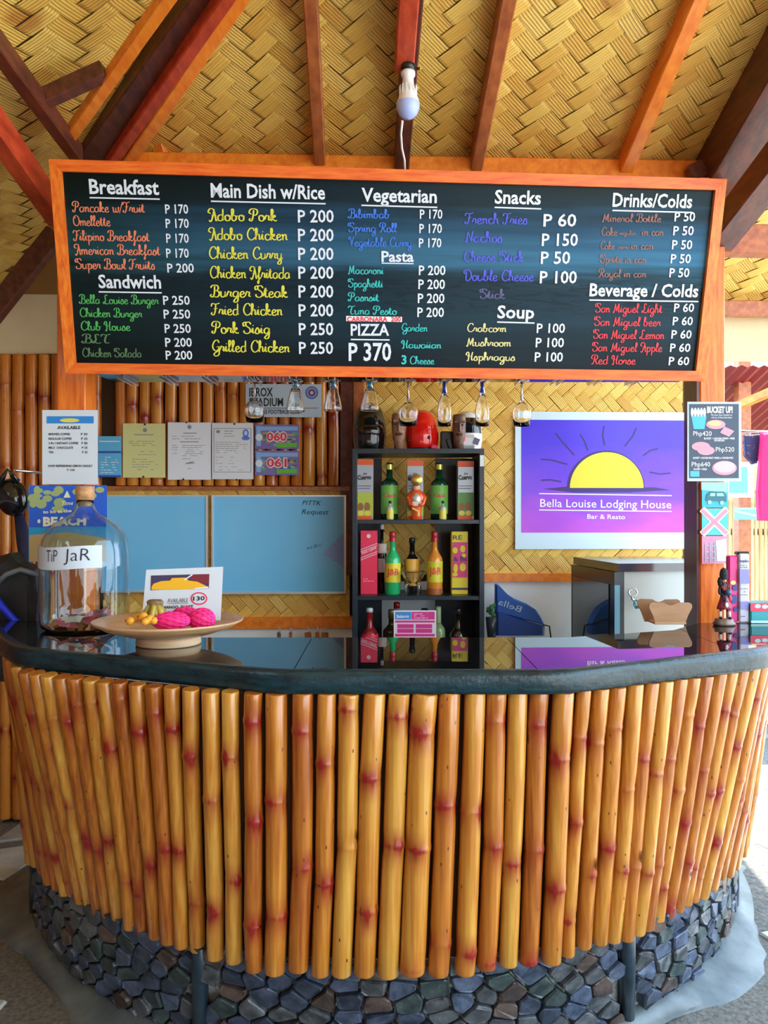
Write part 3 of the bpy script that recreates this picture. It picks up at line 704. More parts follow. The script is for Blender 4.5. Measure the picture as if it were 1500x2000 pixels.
def ang_of(px, py):
    best = None
    for i in range(400):
        a = -AM+2*AM*i/399
        for t in (.2, .5, .8, 1.0):
            q = base_pt(a, t); x_ = 750+q.x*F/q.y; y_ = 1000+(CZ-q.z)*F/q.y
            d = (x_-px)**2+(y_-py)**2
            if best is None or d < best[0]: best = (d, a)
    return best[1]
pa = [ang_of(*q) for q in post_px]
pa[2] = min(pa[2], -math.radians(64)); pa[3] = max(pa[3], math.radians(64))
stones = []
for s_, c_ in zip(seeds, cells):
    if not c_: continue
    a = -AM+2*AM*s_[0]/SL
    if any(abs(a-q)*1.42 < .03 for q in pa): continue
    stones.append((abs(a), s_, c_))
stones.sort(key=lambda q: q[0])
rest = M()
for k, (_, s_, c_) in enumerate(stones):
    # round the corners by chopping them
    pts = []
    nC = len(c_)
    for i in range(nC):
        p, q, r0 = c_[i-1], c_[i], c_[(i+1) % nC]
        f = RSt.uniform(.04, .20)
        pts.append((q[0]+(p[0]-q[0])*f, q[1]+(p[1]-q[1])*f)); pts.append((q[0]+(r0[0]-q[0])*f, q[1]+(r0[1]-q[1])*f))
    cx = sum(p[0] for p in pts)/len(pts); cy = sum(p[1] for p in pts)/len(pts)
    out = RSt.uniform(.008, .022); tx, ty = RSt.uniform(-.12,.12), RSt.uniform(-.12,.12)
    m = M() if k < 296 else rest; n = len(pts)
    def T(x_, y_, o): return base_pt(-AM+2*AM*x_/SL, min(max(y_/HH, 0), 1), o)
    vs = [T(p[0], p[1], -.015) for p in pts]+[T(cx+(p[0]-cx)*.97, cy+(p[1]-cy)*.97, out*.8) for p in pts]+\
         [T(cx+(p[0]-cx)*.88, cy+(p[1]-cy)*.88, out+tx*(p[0]-cx)+ty*(p[1]-cy)+RSt.uniform(-.003,.003)) for p in pts]
    fs = [(l*n+j, l*n+(j+1) % n, (l+1)*n+(j+1) % n, (l+1)*n+j) for l in range(2) for j in range(n)]+[tuple(2*n+j for j in range(n))]
    m.add(vs, fs)
    if k < 296: link('stone', m, RSt.choice(stone_ms[:1]*4+stone_ms[1:2]*3+stone_ms[2:]), plinth)
if rest.v: link('stone_infill', rest, stone_ms[0], plinth, kind='stuff')
postm = mat('dark_blue_metal_post', (.010,.022,.035), .3, c2=(.02,.04,.06), ns=30)
for a in pa:
    m = M(); m.tube([base_pt(a, 0, .006), base_pt(a, .5, .006), base_pt(a, 1.02, .004)], [.023]*3, 12)
    link('support_post', m, postm, bar)
# concrete apron around the foot
m = M(); n = 70; RA = random.Random(5); offs = [0]
for i in range(n): offs.append(offs[-1]*.75+RA.uniform(-.012,.012))
for i in range(n+1):
    a = -AM+2*AM*i/n; w_ = .11+offs[i]+.05*math.sin(a*9)
    for t, h in ((-.02,.045),(.02,.040),(.08,.018),(w_-.01,.008),(w_,-.004)):
        q = base_pt(a, 0, t); m.v.append(V(q.x, q.y, h))
for i in range(n):
    for j in range(4): q = 5*i+j; m.f.append((q, q+1, q+6, q+5)); m.m.append(0); m.sm.append(True)
link('apron', m, mat('smooth_concrete', (.09,.115,.12), .5, c2=(.19,.22,.22), ns=7, bump=.15, bscale=30), bar, label='smooth grey concrete apron around the foot')
# ---- worktop
ZC = 1.1125
outer = [(-1.42,2.85),(-1.215,2.51),(-1.09,2.335),(-1.02,2.256),(-.262,1.9375),(.437,1.9375),(1.048,2.235),(1.13,2.30),(1.30,2.52),(1.52,2.80)]
inner = [(1.52,2.83),(1.1,2.79),(.95,2.62),(.56,2.467),(-.72,2.467),(-1.05,2.80),(-1.42,2.88)]
top_t = thing('worktop', (0, 2.2, 1.05), 'curved glossy black tiled bar top with a painted dark rim', 'countertop')
RIMT = .056
def prof_loop(outl):
    return outl
# body slab
m = M(); full = outer+inner; n = len(full)
inset = [(x_*.985, 2.9+(y_-2.9)*.985) for x_, y_ in outer]+inner
vs = [V(x_, y_, ZC-.006) for x_, y_ in inset]+[V(x_, y_, ZC-RIMT+.006) for x_, y_ in inset]
bm = bmesh.new(); bv = [bm.verts.new(q) for q in vs[:n]]; f = bm.faces.new(bv)
r_ = bmesh.ops.extrude_face_region(bm, geom=[f]); 
for el in r_['geom']:
    if isinstance(el, bmesh.types.BMVert): el.co.z = ZC-RIMT+.006
bmesh.ops.recalc_face_normals(bm, faces=bm.faces); bmesh.ops.triangulate(bm, faces=[f_ for f_ in bm.faces if len(f_.verts) > 4])
bm.verts.index_update(); m.add([v.co.copy() for v in bm.verts], [[v.index for v in f_.verts] for f_ in bm.faces]); bm.free()
link('slab', m, blackm, top_t)
# rim along the outer edge, rounded
def rimpath():
    out = []
    for i, (x_, y_) in enumerate(outer):
        if 0 < i < len(outer)-1:
            p, q = outer[i-1], outer[i+1]
            for (ax, ay), s_ in ((p, -1), (q, 1)):
                d = math.hypot(ax-x_, ay-y_); k = min(.035, d*.3)/d
                out.append((x_+(ax-x_)*k, y_+(ay-y_)*k))
        else: out.append((x_, y_))
    return out
rpth = rimpath(); fine = []
for (a, b), (c, d) in zip(rpth, rpth[1:]):
    kk = max(1, int(math.hypot(c-a, d-b)/.03))
    for i in range(kk): fine.append((a+(c-a)*i/kk, b+(d-b)*i/kk))
fine.append(rpth[-1])
m = M(); sec = [(-.030, 0.0012), (-.004, .0012), (.002, -.004), (.004, -.012), (.004, -.045), (0, -.054), (-.008, -.057), (-.03, -.057)]
ns_ = len(sec); RR2 = random.Random(2)
for i, (x_, y_) in enumerate(fine):
    p, q = fine[max(i-1, 0)], fine[min(i+1, len(fine)-1)]
    tx, ty = q[0]-p[0], q[1]-p[1]; L = math.hypot(tx, ty); nx_, ny_ = ty/L, -tx/L
    for (o_, z_) in sec:
        j = RR2.uniform(-.0011, .0011) if o_ > -.01 else 0
        m.v.append(V(x_+nx_*(o_+j), y_+ny_*(o_+j), ZC+z_+j*.6))
for i in range(len(fine)-1):
    for j in range(ns_-1): q = i*ns_+j; m.f.append((q, q+1, q+ns_+1, q+ns_)); m.m.append(0); m.sm.append(True)
rimm = mat('dark_blue_gloss_paint', (.003,.016,.022), .27, c2=(.006,.040,.055), ns=26, st=(.6,.6,3), bump=.45, bscale=60, coat=.0, ior=1.5)
link('rim', m, rimm, top_t, label='dark blue-black glossy painted rim')
# granite tiles, mirror gloss
granite = mat('black_granite_tile', (.004,.004,.005), .012, ior=2.1, c2=(.010,.010,.012), ns=260)
tin = [(x_*.977, 2.95+(y_-2.95)*.968) for x_, y_ in outer]+inner
ext = tin
cuts = [-1.43, -.823, -.222, .378, .978, 1.53]
# non-convex outline: split into quads between outer and inner curves
def edge_y(curve, x_):
    c = sorted(curve)
    for (a, b), (cc, d) in zip(c, c[1:]):
        if a <= x_ <= cc: return b+(d-b)*(x_-a)/(cc-a) if cc > a else b
    return c[-1][1] if x_ > c[-1][0] else c[0][1]
to = [(x_*.977, 2.95+(y_-2.95)*.968) for x_, y_ in outer]
xs_all = sorted(set([q[0] for q in to]+[q[0] for q in inner]))
for a, b in zip(cuts, cuts[1:]):
    a0, b0 = a+.0012, b-.0012
    xs = [a0]+[q for q in xs_all if a0 < q < b0]+[b0]
    m = M()
    vs = []
    for q in xs:
        qq = min(max(q, to[0][0]), to[-1][0])
        yo = edge_y(to, qq); yi = edge_y(inner, min(max(q, -1.42), 1.52)); yi = max(yi, yo+.002)
        for z_ in (ZC, ZC-.012): vs += [V(qq, yo, z_), V(qq, yi, z_)]
    fs = []
    for i in range(len(xs)-1):
        o_ = 4*i; fs += [(o_, o_+4, o_+5, o_+1), (o_+2, o_+3, o_+7, o_+6), (o_, o_+2, o_+6, o_+4), (o_+1, o_+5, o_+7, o_+3)]
    fs += [(0,1,3,2), (4*(len(xs)-1), 4*(len(xs)-1)+2, 4*(len(xs)-1)+3, 4*(len(xs)-1)+1)]
    m.add(vs, fs); link('tile', m, granite, top_t)
# ================================================================ MENU BOARD
TLc, TRc, BRc, BLc = P(101,315,2.57), P(1420,348,2.71), P(1370,746,2.88), P(127,727,2.72)
bo = (TLc+TRc+BRc+BLc)/4
bu = ((TRc-TLc)+(BRc-BLc)).normalized(); bv_ = ((TLc-BLc)+(TRc-BRc)).normalized()
bp = Pl(bo, bu, bv_)
co = [bp.uv(*q) for q in ((101,315),(1420,348),(1370,746),(127,727))]
hw = (co[1][0]-co[0][0]+co[2][0]-co[3][0])/4; hh = (co[0][1]+co[1][1]-co[2][1]-co[3][1])/4
board = thing('menu_board', bo, 'large black menu board in an orange wooden frame hung between the posts', 'menu board')
fw = .036
m = M(); m.prism([(-hw+.01,-hh+.01),(hw-.01,-hh+.01),(hw-.01,hh-.01),(-hw+.01,hh-.01)], -.012, -.002, bp.T())
# printed vinyl: night sea
bm_ = bpy.data.materials.new('menu_print'); bm_.use_nodes = True
N = bm_.node_tree.nodes; L = bm_.node_tree.links; b = N['Principled BSDF']; b.inputs['Roughness'].default_value = .3; b.inputs['Specular IOR Level'].default_value = .14
uvn = N.new('ShaderNodeUVMap'); uvn.uv_map = 'UVMap'; sp = N.new('ShaderNodeSeparateXYZ'); L.new(uvn.outputs[0], sp.inputs[0])
mp1 = N.new('ShaderNodeMapping'); mp1.inputs['Scale'].default_value = (2.2, 11, 1); L.new(uvn.outputs[0], mp1.inputs[0])
n1 = N.new('ShaderNodeTexNoise'); n1.inputs['Scale'].default_value = 1.4; n1.inputs['Detail'].default_value = 4; L.new(mp1.outputs[0], n1.inputs['Vector'])
rb = N.new('ShaderNodeValToRGB'); e = rb.color_ramp.elements
e[0].position = 0; e[0].color = (.004,.010,.014,1); e[1].position = 1; e[1].color = (.004,.012,.012,1)
for p_, c_ in ((.12,(.004,.012,.018)),(.30,(.008,.030,.045)),(.44,(.006,.022,.036)),(.5,(.010,.034,.050)),(.60,(.035,.13,.22)),(.70,(.02,.075,.14)),(.85,(.006,.020,.030))):
    q = e.new(p_); q.color = (*c_, 1)
ad = N.new('ShaderNodeMath'); ad.operation = 'MULTIPLY_ADD'; ad.inputs[1].default_value = .30; L.new(n1.outputs['Fac'], ad.inputs[0])
sb = N.new('ShaderNodeMath'); sb.operation = 'SUBTRACT'; sb.inputs[1].default_value = .15; L.new(sp.outputs['Y'], sb.inputs[0]); L.new(sb.outputs[0], ad.inputs[2]); L.new(ad.outputs[0], rb.inputs[0])
# greener and darker at the left, bluer at the right
rx = N.new('ShaderNodeValToRGB'); e = rx.color_ramp.elements
e[0].position = .02; e[0].color = (.30,.42,.26,1); e[1].position = 1; e[1].color = (1.1,1.35,1.45,1); q = e.new(.28); q.color = (.8,.8,.85,1)
L.new(sp.outputs['X'], rx.inputs[0])
mx = N.new('ShaderNodeMix'); mx.data_type = 'RGBA'; mx.blend_type = 'MULTIPLY'; mx.inputs[0].default_value = 1; L.new(rb.outputs[0], mx.inputs[6]); L.new(rx.outputs[0], mx.inputs[7])
mp2 = N.new('ShaderNodeMapping'); mp2.inputs['Scale'].default_value = (20, 34, 1); L.new(uvn.outputs[0], mp2.inputs[0])
n2 = N.new('ShaderNodeTexNoise'); n2.inputs['Scale'].default_value = 1.4; n2.inputs['Detail'].default_value = 3; n2.inputs['Distortion'].default_value = 1.2; L.new(mp2.outputs[0], n2.inputs['Vector'])
wr = N.new('ShaderNodeValToRGB'); e = wr.color_ramp.elements; e[0].position = 0; e[0].color = (0,0,0,1); e[1].position = 1; e[1].color = (0,0,0,1)
for p_, v_ in ((.30,0),(.38,.8),(.48,.8),(.54,0)): q = e.new(p_); q.color = (v_,v_,v_,1)
L.new(sp.outputs['Y'], wr.inputs[0])
th = N.new('ShaderNodeMapRange'); th.inputs[1].default_value = .5; th.inputs[2].default_value = .62; L.new(n2.outputs['Fac'], th.inputs[0])
mu = N.new('ShaderNodeMath'); mu.operation = 'MULTIPLY'; L.new(wr.outputs[0], mu.inputs[0]); L.new(th.outputs[0], mu.inputs[1])
mx2 = N.new('ShaderNodeMix'); mx2.data_type = 'RGBA'; L.new(mu.outputs[0], mx2.inputs[0]); L.new(mx.outputs[2], mx2.inputs[6]); mx2.inputs[7].default_value = (.003,.012,.02,1)
L.new(mx2.outputs[2], b.inputs['Base Color'])
for i, q in enumerate(m.v):
    d = q-bp.o; m.uv[i] = (d.dot(bp.u)/(2*hw)+.5, d.dot(bp.v)/(2*hh)+.5)
link('printed_panel', m, bm_, board, label='glossy print of a dark blue night sea')
for nm, poly_ in (('t', [(-hw,hh),(hw,hh),(hw-fw,hh-fw),(-hw+fw,hh-fw)]), ('b', [(-hw,-hh),(hw,-hh),(hw-fw,-hh+fw),(-hw+fw,-hh+fw)][::-1]),
                  ('l', [(-hw,hh),(-hw+fw,hh-fw),(-hw+fw,-hh+fw),(-hw,-hh)]), ('r', [(hw,hh),(hw-fw,hh-fw),(hw-fw,-hh+fw),(hw,-hh)][::-1])):
    m = M(); m.prism(poly_[::-1], -.03, .014, bp.T(), bev=.0)
    link('frame_board', m, w_orange_x if nm in 'tb' else w_orange_z, board)
# ---- the writing on the board
def T_mat(name, c): return mat(name, c, .5)
chalk = T_mat('chalk_white_print', (.70,.78,.90)); orangeT = T_mat('salmon_print', (.80,.24,.13)); greenT = T_mat('green_print', (.08,.46,.11)); dgreenT = T_mat('dull_green_print', (.10,.22,.10))
yellowT = T_mat('yellow_print', (.72,.70,.06)); blueT = T_mat('blue_print', (.03,.18,.80)); tealT = T_mat('teal_print', (.03,.55,.55)); violetT = T_mat('violet_blue_print', (.07,.09,.72))
redT = T_mat('red_print', (.80,.03,.05)); brownT = T_mat('dull_brown_print', (.28,.12,.10)); paleyT = T_mat('pale_yellow_print', (.74,.70,.30)); dviolT = T_mat('dim_violet_print', (.09,.09,.24))
LZ = {}
def LT(key, mt):
    if key not in LZ: LZ[key] = (M(), mt)
    return LZ[key][0]
def H(s, x0, x1, y, cap, y1=None, ul=True, key='heading', off=.022):
    y1 = y if y1 is None else y1; m = LT(key+'_'+s, chalk); text(m, bp, s, x0, y, x1, y1, cap, off=off)
    if ul: line(m, bp, x0, y+8, x1+1, y1+9, 2.6)
H('Breakfast', 175, 311, 378, 27, 380); H('Main Dish w/Rice', 412, 635, 385, 26, 389); H('Vegetarian', 706, 853, 393, 25, 396)
H('Snacks', 966, 1056, 397, 25, 399); H('Drinks/Colds', 1196, 1351, 403, 25, 406); H('Sandwich', 193, 315, 562, 25, 563)
H('Pasta', 745, 808, 511, 20, 511, ul=False); line(LT('heading_Pasta', chalk), bp, 745, 514, 808, 515, 2)
H('PIZZA', 685, 760, 655, 22, 655); H('Soup', 971, 1043, 621, 24, 622); H('Beverage / Colds', 1151, 1363, 578, 24, 580)
def items(key, mt, rows, cap, x0=None, wt='script'):
    for s, a, b, y in rows: text(LT(key+'_'+s+str(y), mt), bp, s, a, y, b, y+(b-a)*.008, cap, font=wt)
items('breakfast_item', orangeT, [('Pancake w/Fruit',142,283,414),('Omellette',143,216,441),('Filipino Breakfast',144,292,470),('American Breakfast',146,313,497),('Super Bowl Fruits',148,303,525)], 19)
items('sandwich_item', greenT, [('Bella Louise Burger',155,310,593),('Chicken Burger',156,278,619),('Club House',158,255,645)], 17)
items('sandwich_item_dull', dgreenT, [('BLT',160,215,670),('Chicken Salada',161,277,697)], 17)
items('main_dish_item', yellowT, [('Adobo Pork',407,541,431),('Adobo Chicken',408,562,468),('Chicken Curry',408,552,505),('Chicken Afritada',410,567,543),('Burger Steak',411,562,580),('Fried Chicken',413,552,615),('Pork Sisig',414,528,651),('Grilled Chicken',414,566,687)], 22)
items('vegetarian_item', blueT, [('Bibimbab',680,761,426),('Spring Roll',680,775,453),('Vegetable Curry',681,804,481)], 17)
items('pasta_item', tealT, [('Macaroni',680,749,535),('Spaghetti',680,748,561),('Pasnsit',680,740,588),('Tuna Pesto',680,775,614)], 16)
items('pizza_item', tealT, [('Garden',784,835,647),('Hawaiian',784,862,680),('Cheese',800,848,711)], 15)
text(LT('pizza_item_3', tealT), bp, '3', 784, 711, 794, 711, 17, off=.03)
items('snack_item', violetT, [('French Fries',908,1030,437),('Nachos',908,981,473),('Cheese Stick',905,1022,511),('Double Cheese',905,1042,548)], 20)
items('snack_item_dim', dviolT, [('Stick',937,986,583)], 18)
items('soup_item', paleyT, [('Crabcorn',912,989,648),('Mushroom',911,998,676),('Hsphragus',910,1006,704)], 16)
items('drink_item', brownT, [('Mineral Bottle',1176,1291,433),('Coke',1174,1205,460),('in can',1253,1296,460),('Coke',1172,1200,487),('in can',1232,1276,487),('Sprite in can',1171,1262,513),('Royal in can',1168,1262,541)], 15)
items('drink_item', brownT, [('regular',1209,1242,459),('zero',1206,1230,486)], 8)
items('beer_item', redT, [('San Miguel Light',1162,1293,610),('San Miguel beer',1160,1290,636),('San Miguel Lemon',1158,1297,661),('San Miguel Apple',1156,1293,686),('Red Horse',1154,1241,711)], 17)
def prices(rows, x0, x1, cap, off=.015):
    for s, y in rows: text(LT('price_%s_%d_%d' % (s, y, x0), chalk), bp, 'P '+s, x0, y, x1, y, cap, off=off)
for s, a, b, y in [('170',323,368,417),('170',324,369,445),('170',325,369,474),('170',325,369,503),('200',327,379,532),('250',319,371,595),('250',320,372,622),('250',322,373,650),('200',323,375,677),('200',324,376,702)]: prices([(s, y)], a, b, 17)
for i, s in enumerate(('200',)*6+('250',)*2): prices([(s, 434+i*36.7)], 582+.3*i, 652-.2*i, 23)
for i in range(3): prices([('170', 427+28*i)], 820-i, 864-i, 17)
for i in range(4): prices([('200', 537+27.3*i)], 818-i, 870-i, 18)
prices([('370', 704)], 681, 764, 34, .02)
for s, a, b, y in [('60',1061,1125,442),('150',1058,1128,480),('50',1056,1113,515),('100',1054,1126,553)]: prices([(s, y)], a, b, 23)
for i in range(3): prices([('100', 650+28*i)], 1048-2*i, 1103-2*i, 18)
for i in range(5): prices([('50', 432+27.3*i)], 1317-2.5*i, 1357-2.8*i, 17)
for i in range(5): prices([('60', 609+26*i)], 1316-2.6*i, 1355-2.4*i, 16)
m = M(); sl = slab(bp, 676, 617, 785, 629, .0012, m); o = link('carbonara_sticker', m, white, board, label='white strip sticker with red capitals reading carbonara 200')
m = M(); text(m, bp, 'CARBONARA  200', 678, 628, 783, 628, 9, off=.03, lift=.002); link('sticker_lettering', m, redT, o)
for k, (m, mt) in LZ.items(): link({'p':'price','h':'heading'}.get(k[0] if k.startswith(('price','heading')) else '', 'menu_item')+'_lettering', m, mt, board)
# ================================================================ BULB
bc = P(797, 150, 2.5)
bulb = thing('light_bulb', bc, 'white LED light bulb hanging head down from the red batten', 'light bulb')
z0 = bc.z; s_ = 2.5/F
gl = S('frosted_bulb_glass', (.42,.52,.95), .25); wpl = S('white_plastic', (.82,.84,.86), .35)
m = M(); m.lathe([(.001,-82*s_),(10*s_,-80*s_),(18*s_,-73*s_),(22.5*s_,-62*s_),(23*s_,-52*s_)], bc, 20); link('globe', m, gl, bulb, label='pale blue frosted globe')
m = M(); m.lathe([(23*s_,-52*s_),(20*s_,-44*s_),(15*s_,-28*s_),(11*s_,-12*s_),(11*s_,0),(14*s_,2*s_),(14*s_,9*s_),(.001,10*s_)], bc, 20); link('heat_sink', m, wpl, bulb)
for i in range(14):
    a = i*2*math.pi/14; m = M(); m.box(bc+V(17*s_*math.cos(a), 17*s_*math.sin(a), -32*s_), (1.5*s_, 1.5*s_, 26*s_)); link('fin', m, wpl, bulb)
m = M(); m.lathe([(.001,26*s_),(13*s_,26*s_),(14*s_,22*s_),(14*s_,10*s_),(.001,9*s_)], bc, 18); m.box(bc+V(18*s_,0,16*s_), (10*s_,6*s_,3*s_)); link('socket', m, black, bulb, label='black socket')
m = M(); m.box(bc+V(0,.03,55*s_), (24*s_,.02,60*s_)); link('mount', m, w_or, bulb)
m = M(); pts = [P(786,236,2.48), P(783,262,2.52), P(785,290,2.58), P(790,312,2.64), P(791,337,2.66)]; m.tube(pts, .0035, 6)
tag(link('cord', m, wpl, None, loc=pts[-1]), 'thin white cord dangling below the light bulb to the board top', 'cord')
# ================================================================ GLASS RACK + GLASSES
m = M(); m.box((.045, 2.99, 2.012), (2.19, .20, .02), bev=.003)
rack = link('glass_rack', m, mat('gloss_black_rack', (.01,.012,.014), .06, ior=1.9), loc=(.045,2.99,2.012), label='glossy black shelf under the menu board from which glasses hang', cat='rack')
for px in (497,577,650,722,797,868,942,1019,1090,1165,1240,250,330,410):
    p_ = P(px, 745, 2.99); m = M(); 
    for q in (-1, 1): m.beam((p_.x+q*.012, 2.90, 1.992), (p_.x+q*.012, 3.08, 1.992), .004, .012, bev=.001)
    link('rail', m, metal, rack)
clear = mat('clear_glass', (1,1,1), .0, trans=1., ior=1.45); bglass = mat('cobalt_glass', (.02,.08,.75), .02, trans=.75, ior=1.45); tglass = mat('teal_blue_glass', (.05,.42,.72), .02, trans=.75, ior=1.45)
def hang_glass(px, ytop, ysh, ybot, wpx, kind, label):
    d = 2.99; s = d/F; c = P(px, ytop, d); c.z = 2.0-.006
    t = thing('hanging_glass', c, label, 'glass', 'glasses hanging under the menu board'); top = c.z
    zs = CZ-(ysh-1000)*s; zb = CZ-(ybot-1000)*s; w = wpx*s/2; Hb = zs-zb
    m = M(); m.lathe([(.001, 0), (.030, -.001), (.030, -.004), (.005, -.008), (.004, -.012)][::-1], c, 18); link('foot', m, clear, t)
    st_m = {'wine': clear, 'tumbler': tglass, 'flute': bglass}[kind]
    r0 = .0045 if kind == 'wine' else (.009 if kind == 'flute' else .012)
    m = M(); m.tube([V(c.x, c.y, top-.006), V(c.x, c.y, (top+zs)/2), V(c.x, c.y, zs+.002)], [r0, r0*.75, r0*1.2], 10); link('stem', m, st_m, t)
    if kind == 'wine': pr = [(.004,0),(.25,-.06),(.7,-.2),(.97,-.36),(1,-.45),(.93,-.7),(.82,-1)]
    elif kind == 'tumbler': pr = [(.25,0),(.45,-.05),(.62,-.2),(.82,-.5),(.97,-.8),(1,-.97),(.97,-1)]
    else: pr = [(.2,0),(.55,-.1),(.85,-.3),(1,-.55),(.97,-.8),(.9,-1)]
    po = [(max(r*w, .004), z*Hb) for r, z in pr]; pi_ = [(max(r-.0016, .002), z) for r, z in po]; pi_[0] = (pi_[0][0], -.004)
    m = M(); m.lathe((po+pi_[::-1]+[(.0005, -.003)])[::-1], V(c.x, c.y, zs), 24); link('bowl', m, clear, t)
    return t
hang_glass(497, 748, 778, 824, 40, 'wine', 'leftmost clear wine glass hanging in front of the stadium sign')
hang_glass(577, 745, 757, 804, 36, 'tumbler', 'blue-stemmed tumbler glass hanging over the middle of the stadium sign')
hang_glass(650, 745, 757, 802, 36, 'tumbler', 'blue-stemmed tumbler glass hanging just right of the stadium sign')
hang_glass(722, 745, 759, 802, 37, 'tumbler', 'blue-stemmed tumbler glass hanging in front of the black helmet')
hang_glass(797, 748, 783, 831, 40, 'wine', 'clear wine glass hanging in front of the red helmet')
hang_glass(868, 745, 769, 832, 28, 'flute', 'cobalt-stemmed flute glass hanging between red and white helmets')
hang_glass(942, 745, 769, 832, 28, 'flute', 'cobalt-stemmed flute glass hanging in front of the white helmet')
hang_glass(1019, 748, 783, 832, 38, 'wine', 'rightmost clear wine glass hanging by the corner of the purple banner')
# ================================================================ PAPERS ON THE WALL
def sheet(name, pl, x0, y0, x1, y1, mt, label, cat, th=.002, z0=0., group=None):
    c = pl.hit((x0+x1)/2, y1, z0); t = thing(name, c, label, cat, group)
    link('sheet', slab(pl, x0, y0, x1, y1, th, z0=z0), mt, t); return t
def greek(m, pl, x0, x1, ys, wpx, lift, seed=1, dens=.8):
    r = random.Random(seed)
    for y_ in ys:
        x_ = x0
        end = x0+(x1-x0)*r.uniform(.6, 1)
        while x_ < end:
            w = r.uniform(3, 9)
            if r.random() < dens: line(m, pl, x_, y_, min(x_+w, end), y_, wpx, lift)
            x_ += w+1.5
pinm = S('dark_pin', (.02,.02,.025), .3)
def pins(t, pl, pts, z=.004):
    for x_, y_ in pts: m = M(); q = pl.hit(x_, y_, z); m.ell(q, (.005,.004,.005), 8, 5); link('pin', m, pinm, t)
wf = WP(3.885)      # in front of the bamboo poles
lgrey = S('grey_print', (.25,.27,.30), .6)
t = sheet('certificate', wf, 240, 827, 323, 933, S('yellow_paper', (.72,.72,.32), .6), 'pale yellow printed certificate pinned to the bamboo wall', 'certificate')
m = M(); greek(m, wf, 252, 312, [862,866,870,882,888], 1, .003, 2); greek(m, wf, 258, 312, [897,902,907,912,917], 1, .003, 3); line(m, wf, 262, 849, 300, 849, 1.5, .003); disc(m, wf, 283, 840, 4, 4, .003); link('print', m, lgrey, t); pins(t, wf, [(283,829),(280,931)])
t = sheet('certificate', wf, 328, 825, 412, 937, white, 'white certificate with a signature pinned right of the yellow one', 'certificate')
m = M(); disc(m, wf, 370, 834, 4, 4, .003); line(m, wf, 358, 846, 384, 846, 1.5, .003); greek(m, wf, 336, 402, [852,857], 1, .003, 4); line(m, wf, 352, 863, 388, 863, 1.6, .003); greek(m, wf, 336, 348, [870,874,878,882,886,890], 1, .003, 5); greek(m, wf, 356, 404, [870,874,878,882,886,890,896], 1, .003, 6); line(m, wf, 362, 906, 378, 901, 1.4, .003); line(m, wf, 364, 905, 380, 904, 2, .003); line(m, wf, 366, 915, 374, 915, 1, .003); link('print', m, lgrey, t); pins(t, wf, [(364,825),(358,936)])
t = sheet('certificate', wf, 414, 826, 495, 936, S('cool_white_paper', (.74,.78,.82), .6), 'white bordered permit with a small blue portrait in its corner', 'certificate')
m = M()
for a in ((418,837,490,837),(418,922,490,922),(418,837,418,922),(490,837,490,922)): line(m, wf, *a, 1, .003)
greek(m, wf, 421, 486, [864,868,872,876,880,884], 1, .003, 7); greek(m, wf, 438, 468, [842,847,852], 1.3, .003, 8); greek(m, wf, 421, 486, [893,899,905,912,918], .8, .003, 9, .5); disc(m, wf, 426, 843, 4, 3, .003); link('print', m, lgrey, t)
m = M(); disc(m, wf, 480, 846, 6, 8, .003); disc(m, wf, 480, 856, 8, 4, .003); link('portrait_print', m, S('portrait_blue', (.10,.22,.75), .6), t); m = M(); disc(m, wf, 480, 846, 3.2, 4.5, .0035); link('portrait_face', m, S('pale_blue_print', (.55,.65,.9), .6), t); pins(t, wf, [(458,828),(462,937)])
t = sheet('leaflet', wf, 192, 852, 237, 932, S('light_blue_print', (.12,.50,.85), .5), 'small blue seaside leaflet partly behind the white coffee list', 'leaflet')
m = M(); line(m, wf, 192, 883, 236, 883, 4, .003); line(m, wf, 192, 930, 236, 930, 4, .003); link('print', m, S('deep_blue_print', (.02,.10,.45), .5), t); m = M(); greek(m, wf, 197, 234, [893,898,903,908,913,918,923], 1.6, .003, 12, .6); line(m, wf, 194, 862, 234, 862, 2, .003); link('white_print', m, white, t)
# plates
def plate(y0, y1, num, label):
    t = sheet('number_plate', wf, 498, y0, 584, y1, S('plate_violet', (.20,.16,.42), .35), label, 'number plate', .003, group='numbered plates on the bamboo wall')
    g = [(.10,.42,.10), (.55,.30,.10), (.08,.40,.55), (.35,.40,.42), (.05,.10,.08), (.50,.12,.10)]
    r = random.Random(int(num)); ms = {}
    for k in range(46):
        c = r.choice(g[:5]); mm = ms.setdefault(c, M()); x_ = r.uniform(502, 572); yy = r.uniform(y0+16, y1-8); line(mm, wf, x_, yy, x_+r.uniform(4, 12), yy, r.uniform(2, 5), .0042+.00005*k)
    for k, (c, mm) in enumerate(ms.items()): link('picture_print', mm, S('plate_tint_%s' % 'abcdef'[g.index(c)], c, .4), t)
    mm = M(); line(mm, wf, 500, y0+8, 582, y0+8, 8, .0035); line(mm, wf, 505, y0+3, 505, y1-6, 9, .0075); link('sky_print', mm, S('plate_sky', (.25,.45,.80), .4), t)
    mm = M(); line(mm, wf, 540, y1-7, 580, y1-8, 8, .0078); link('grass_print', mm, S('plate_green', (.12,.50,.05), .4), t)
    mm = M(); text(mm, wf, num, 520, y0+32, 561, y0+32, 17, off=.09, lift=.0082); link('number_outline', mm, white, t)
    mm = M(); text(mm, wf, num, 521, y0+31.5, 560, y0+31.5, 16, off=.03, lift=.009); link('number', mm, redT, t)
    mm = M(); disc(mm, wf, 506, y0+25, 7, 7, .0085); link('seal', mm, S('seal_white', (.7,.8,.85), .5), t)
plate(829, 877, '060', 'upper colourful number plate reading 060'); plate(880, 928, '061', 'lower colourful number plate reading 061')
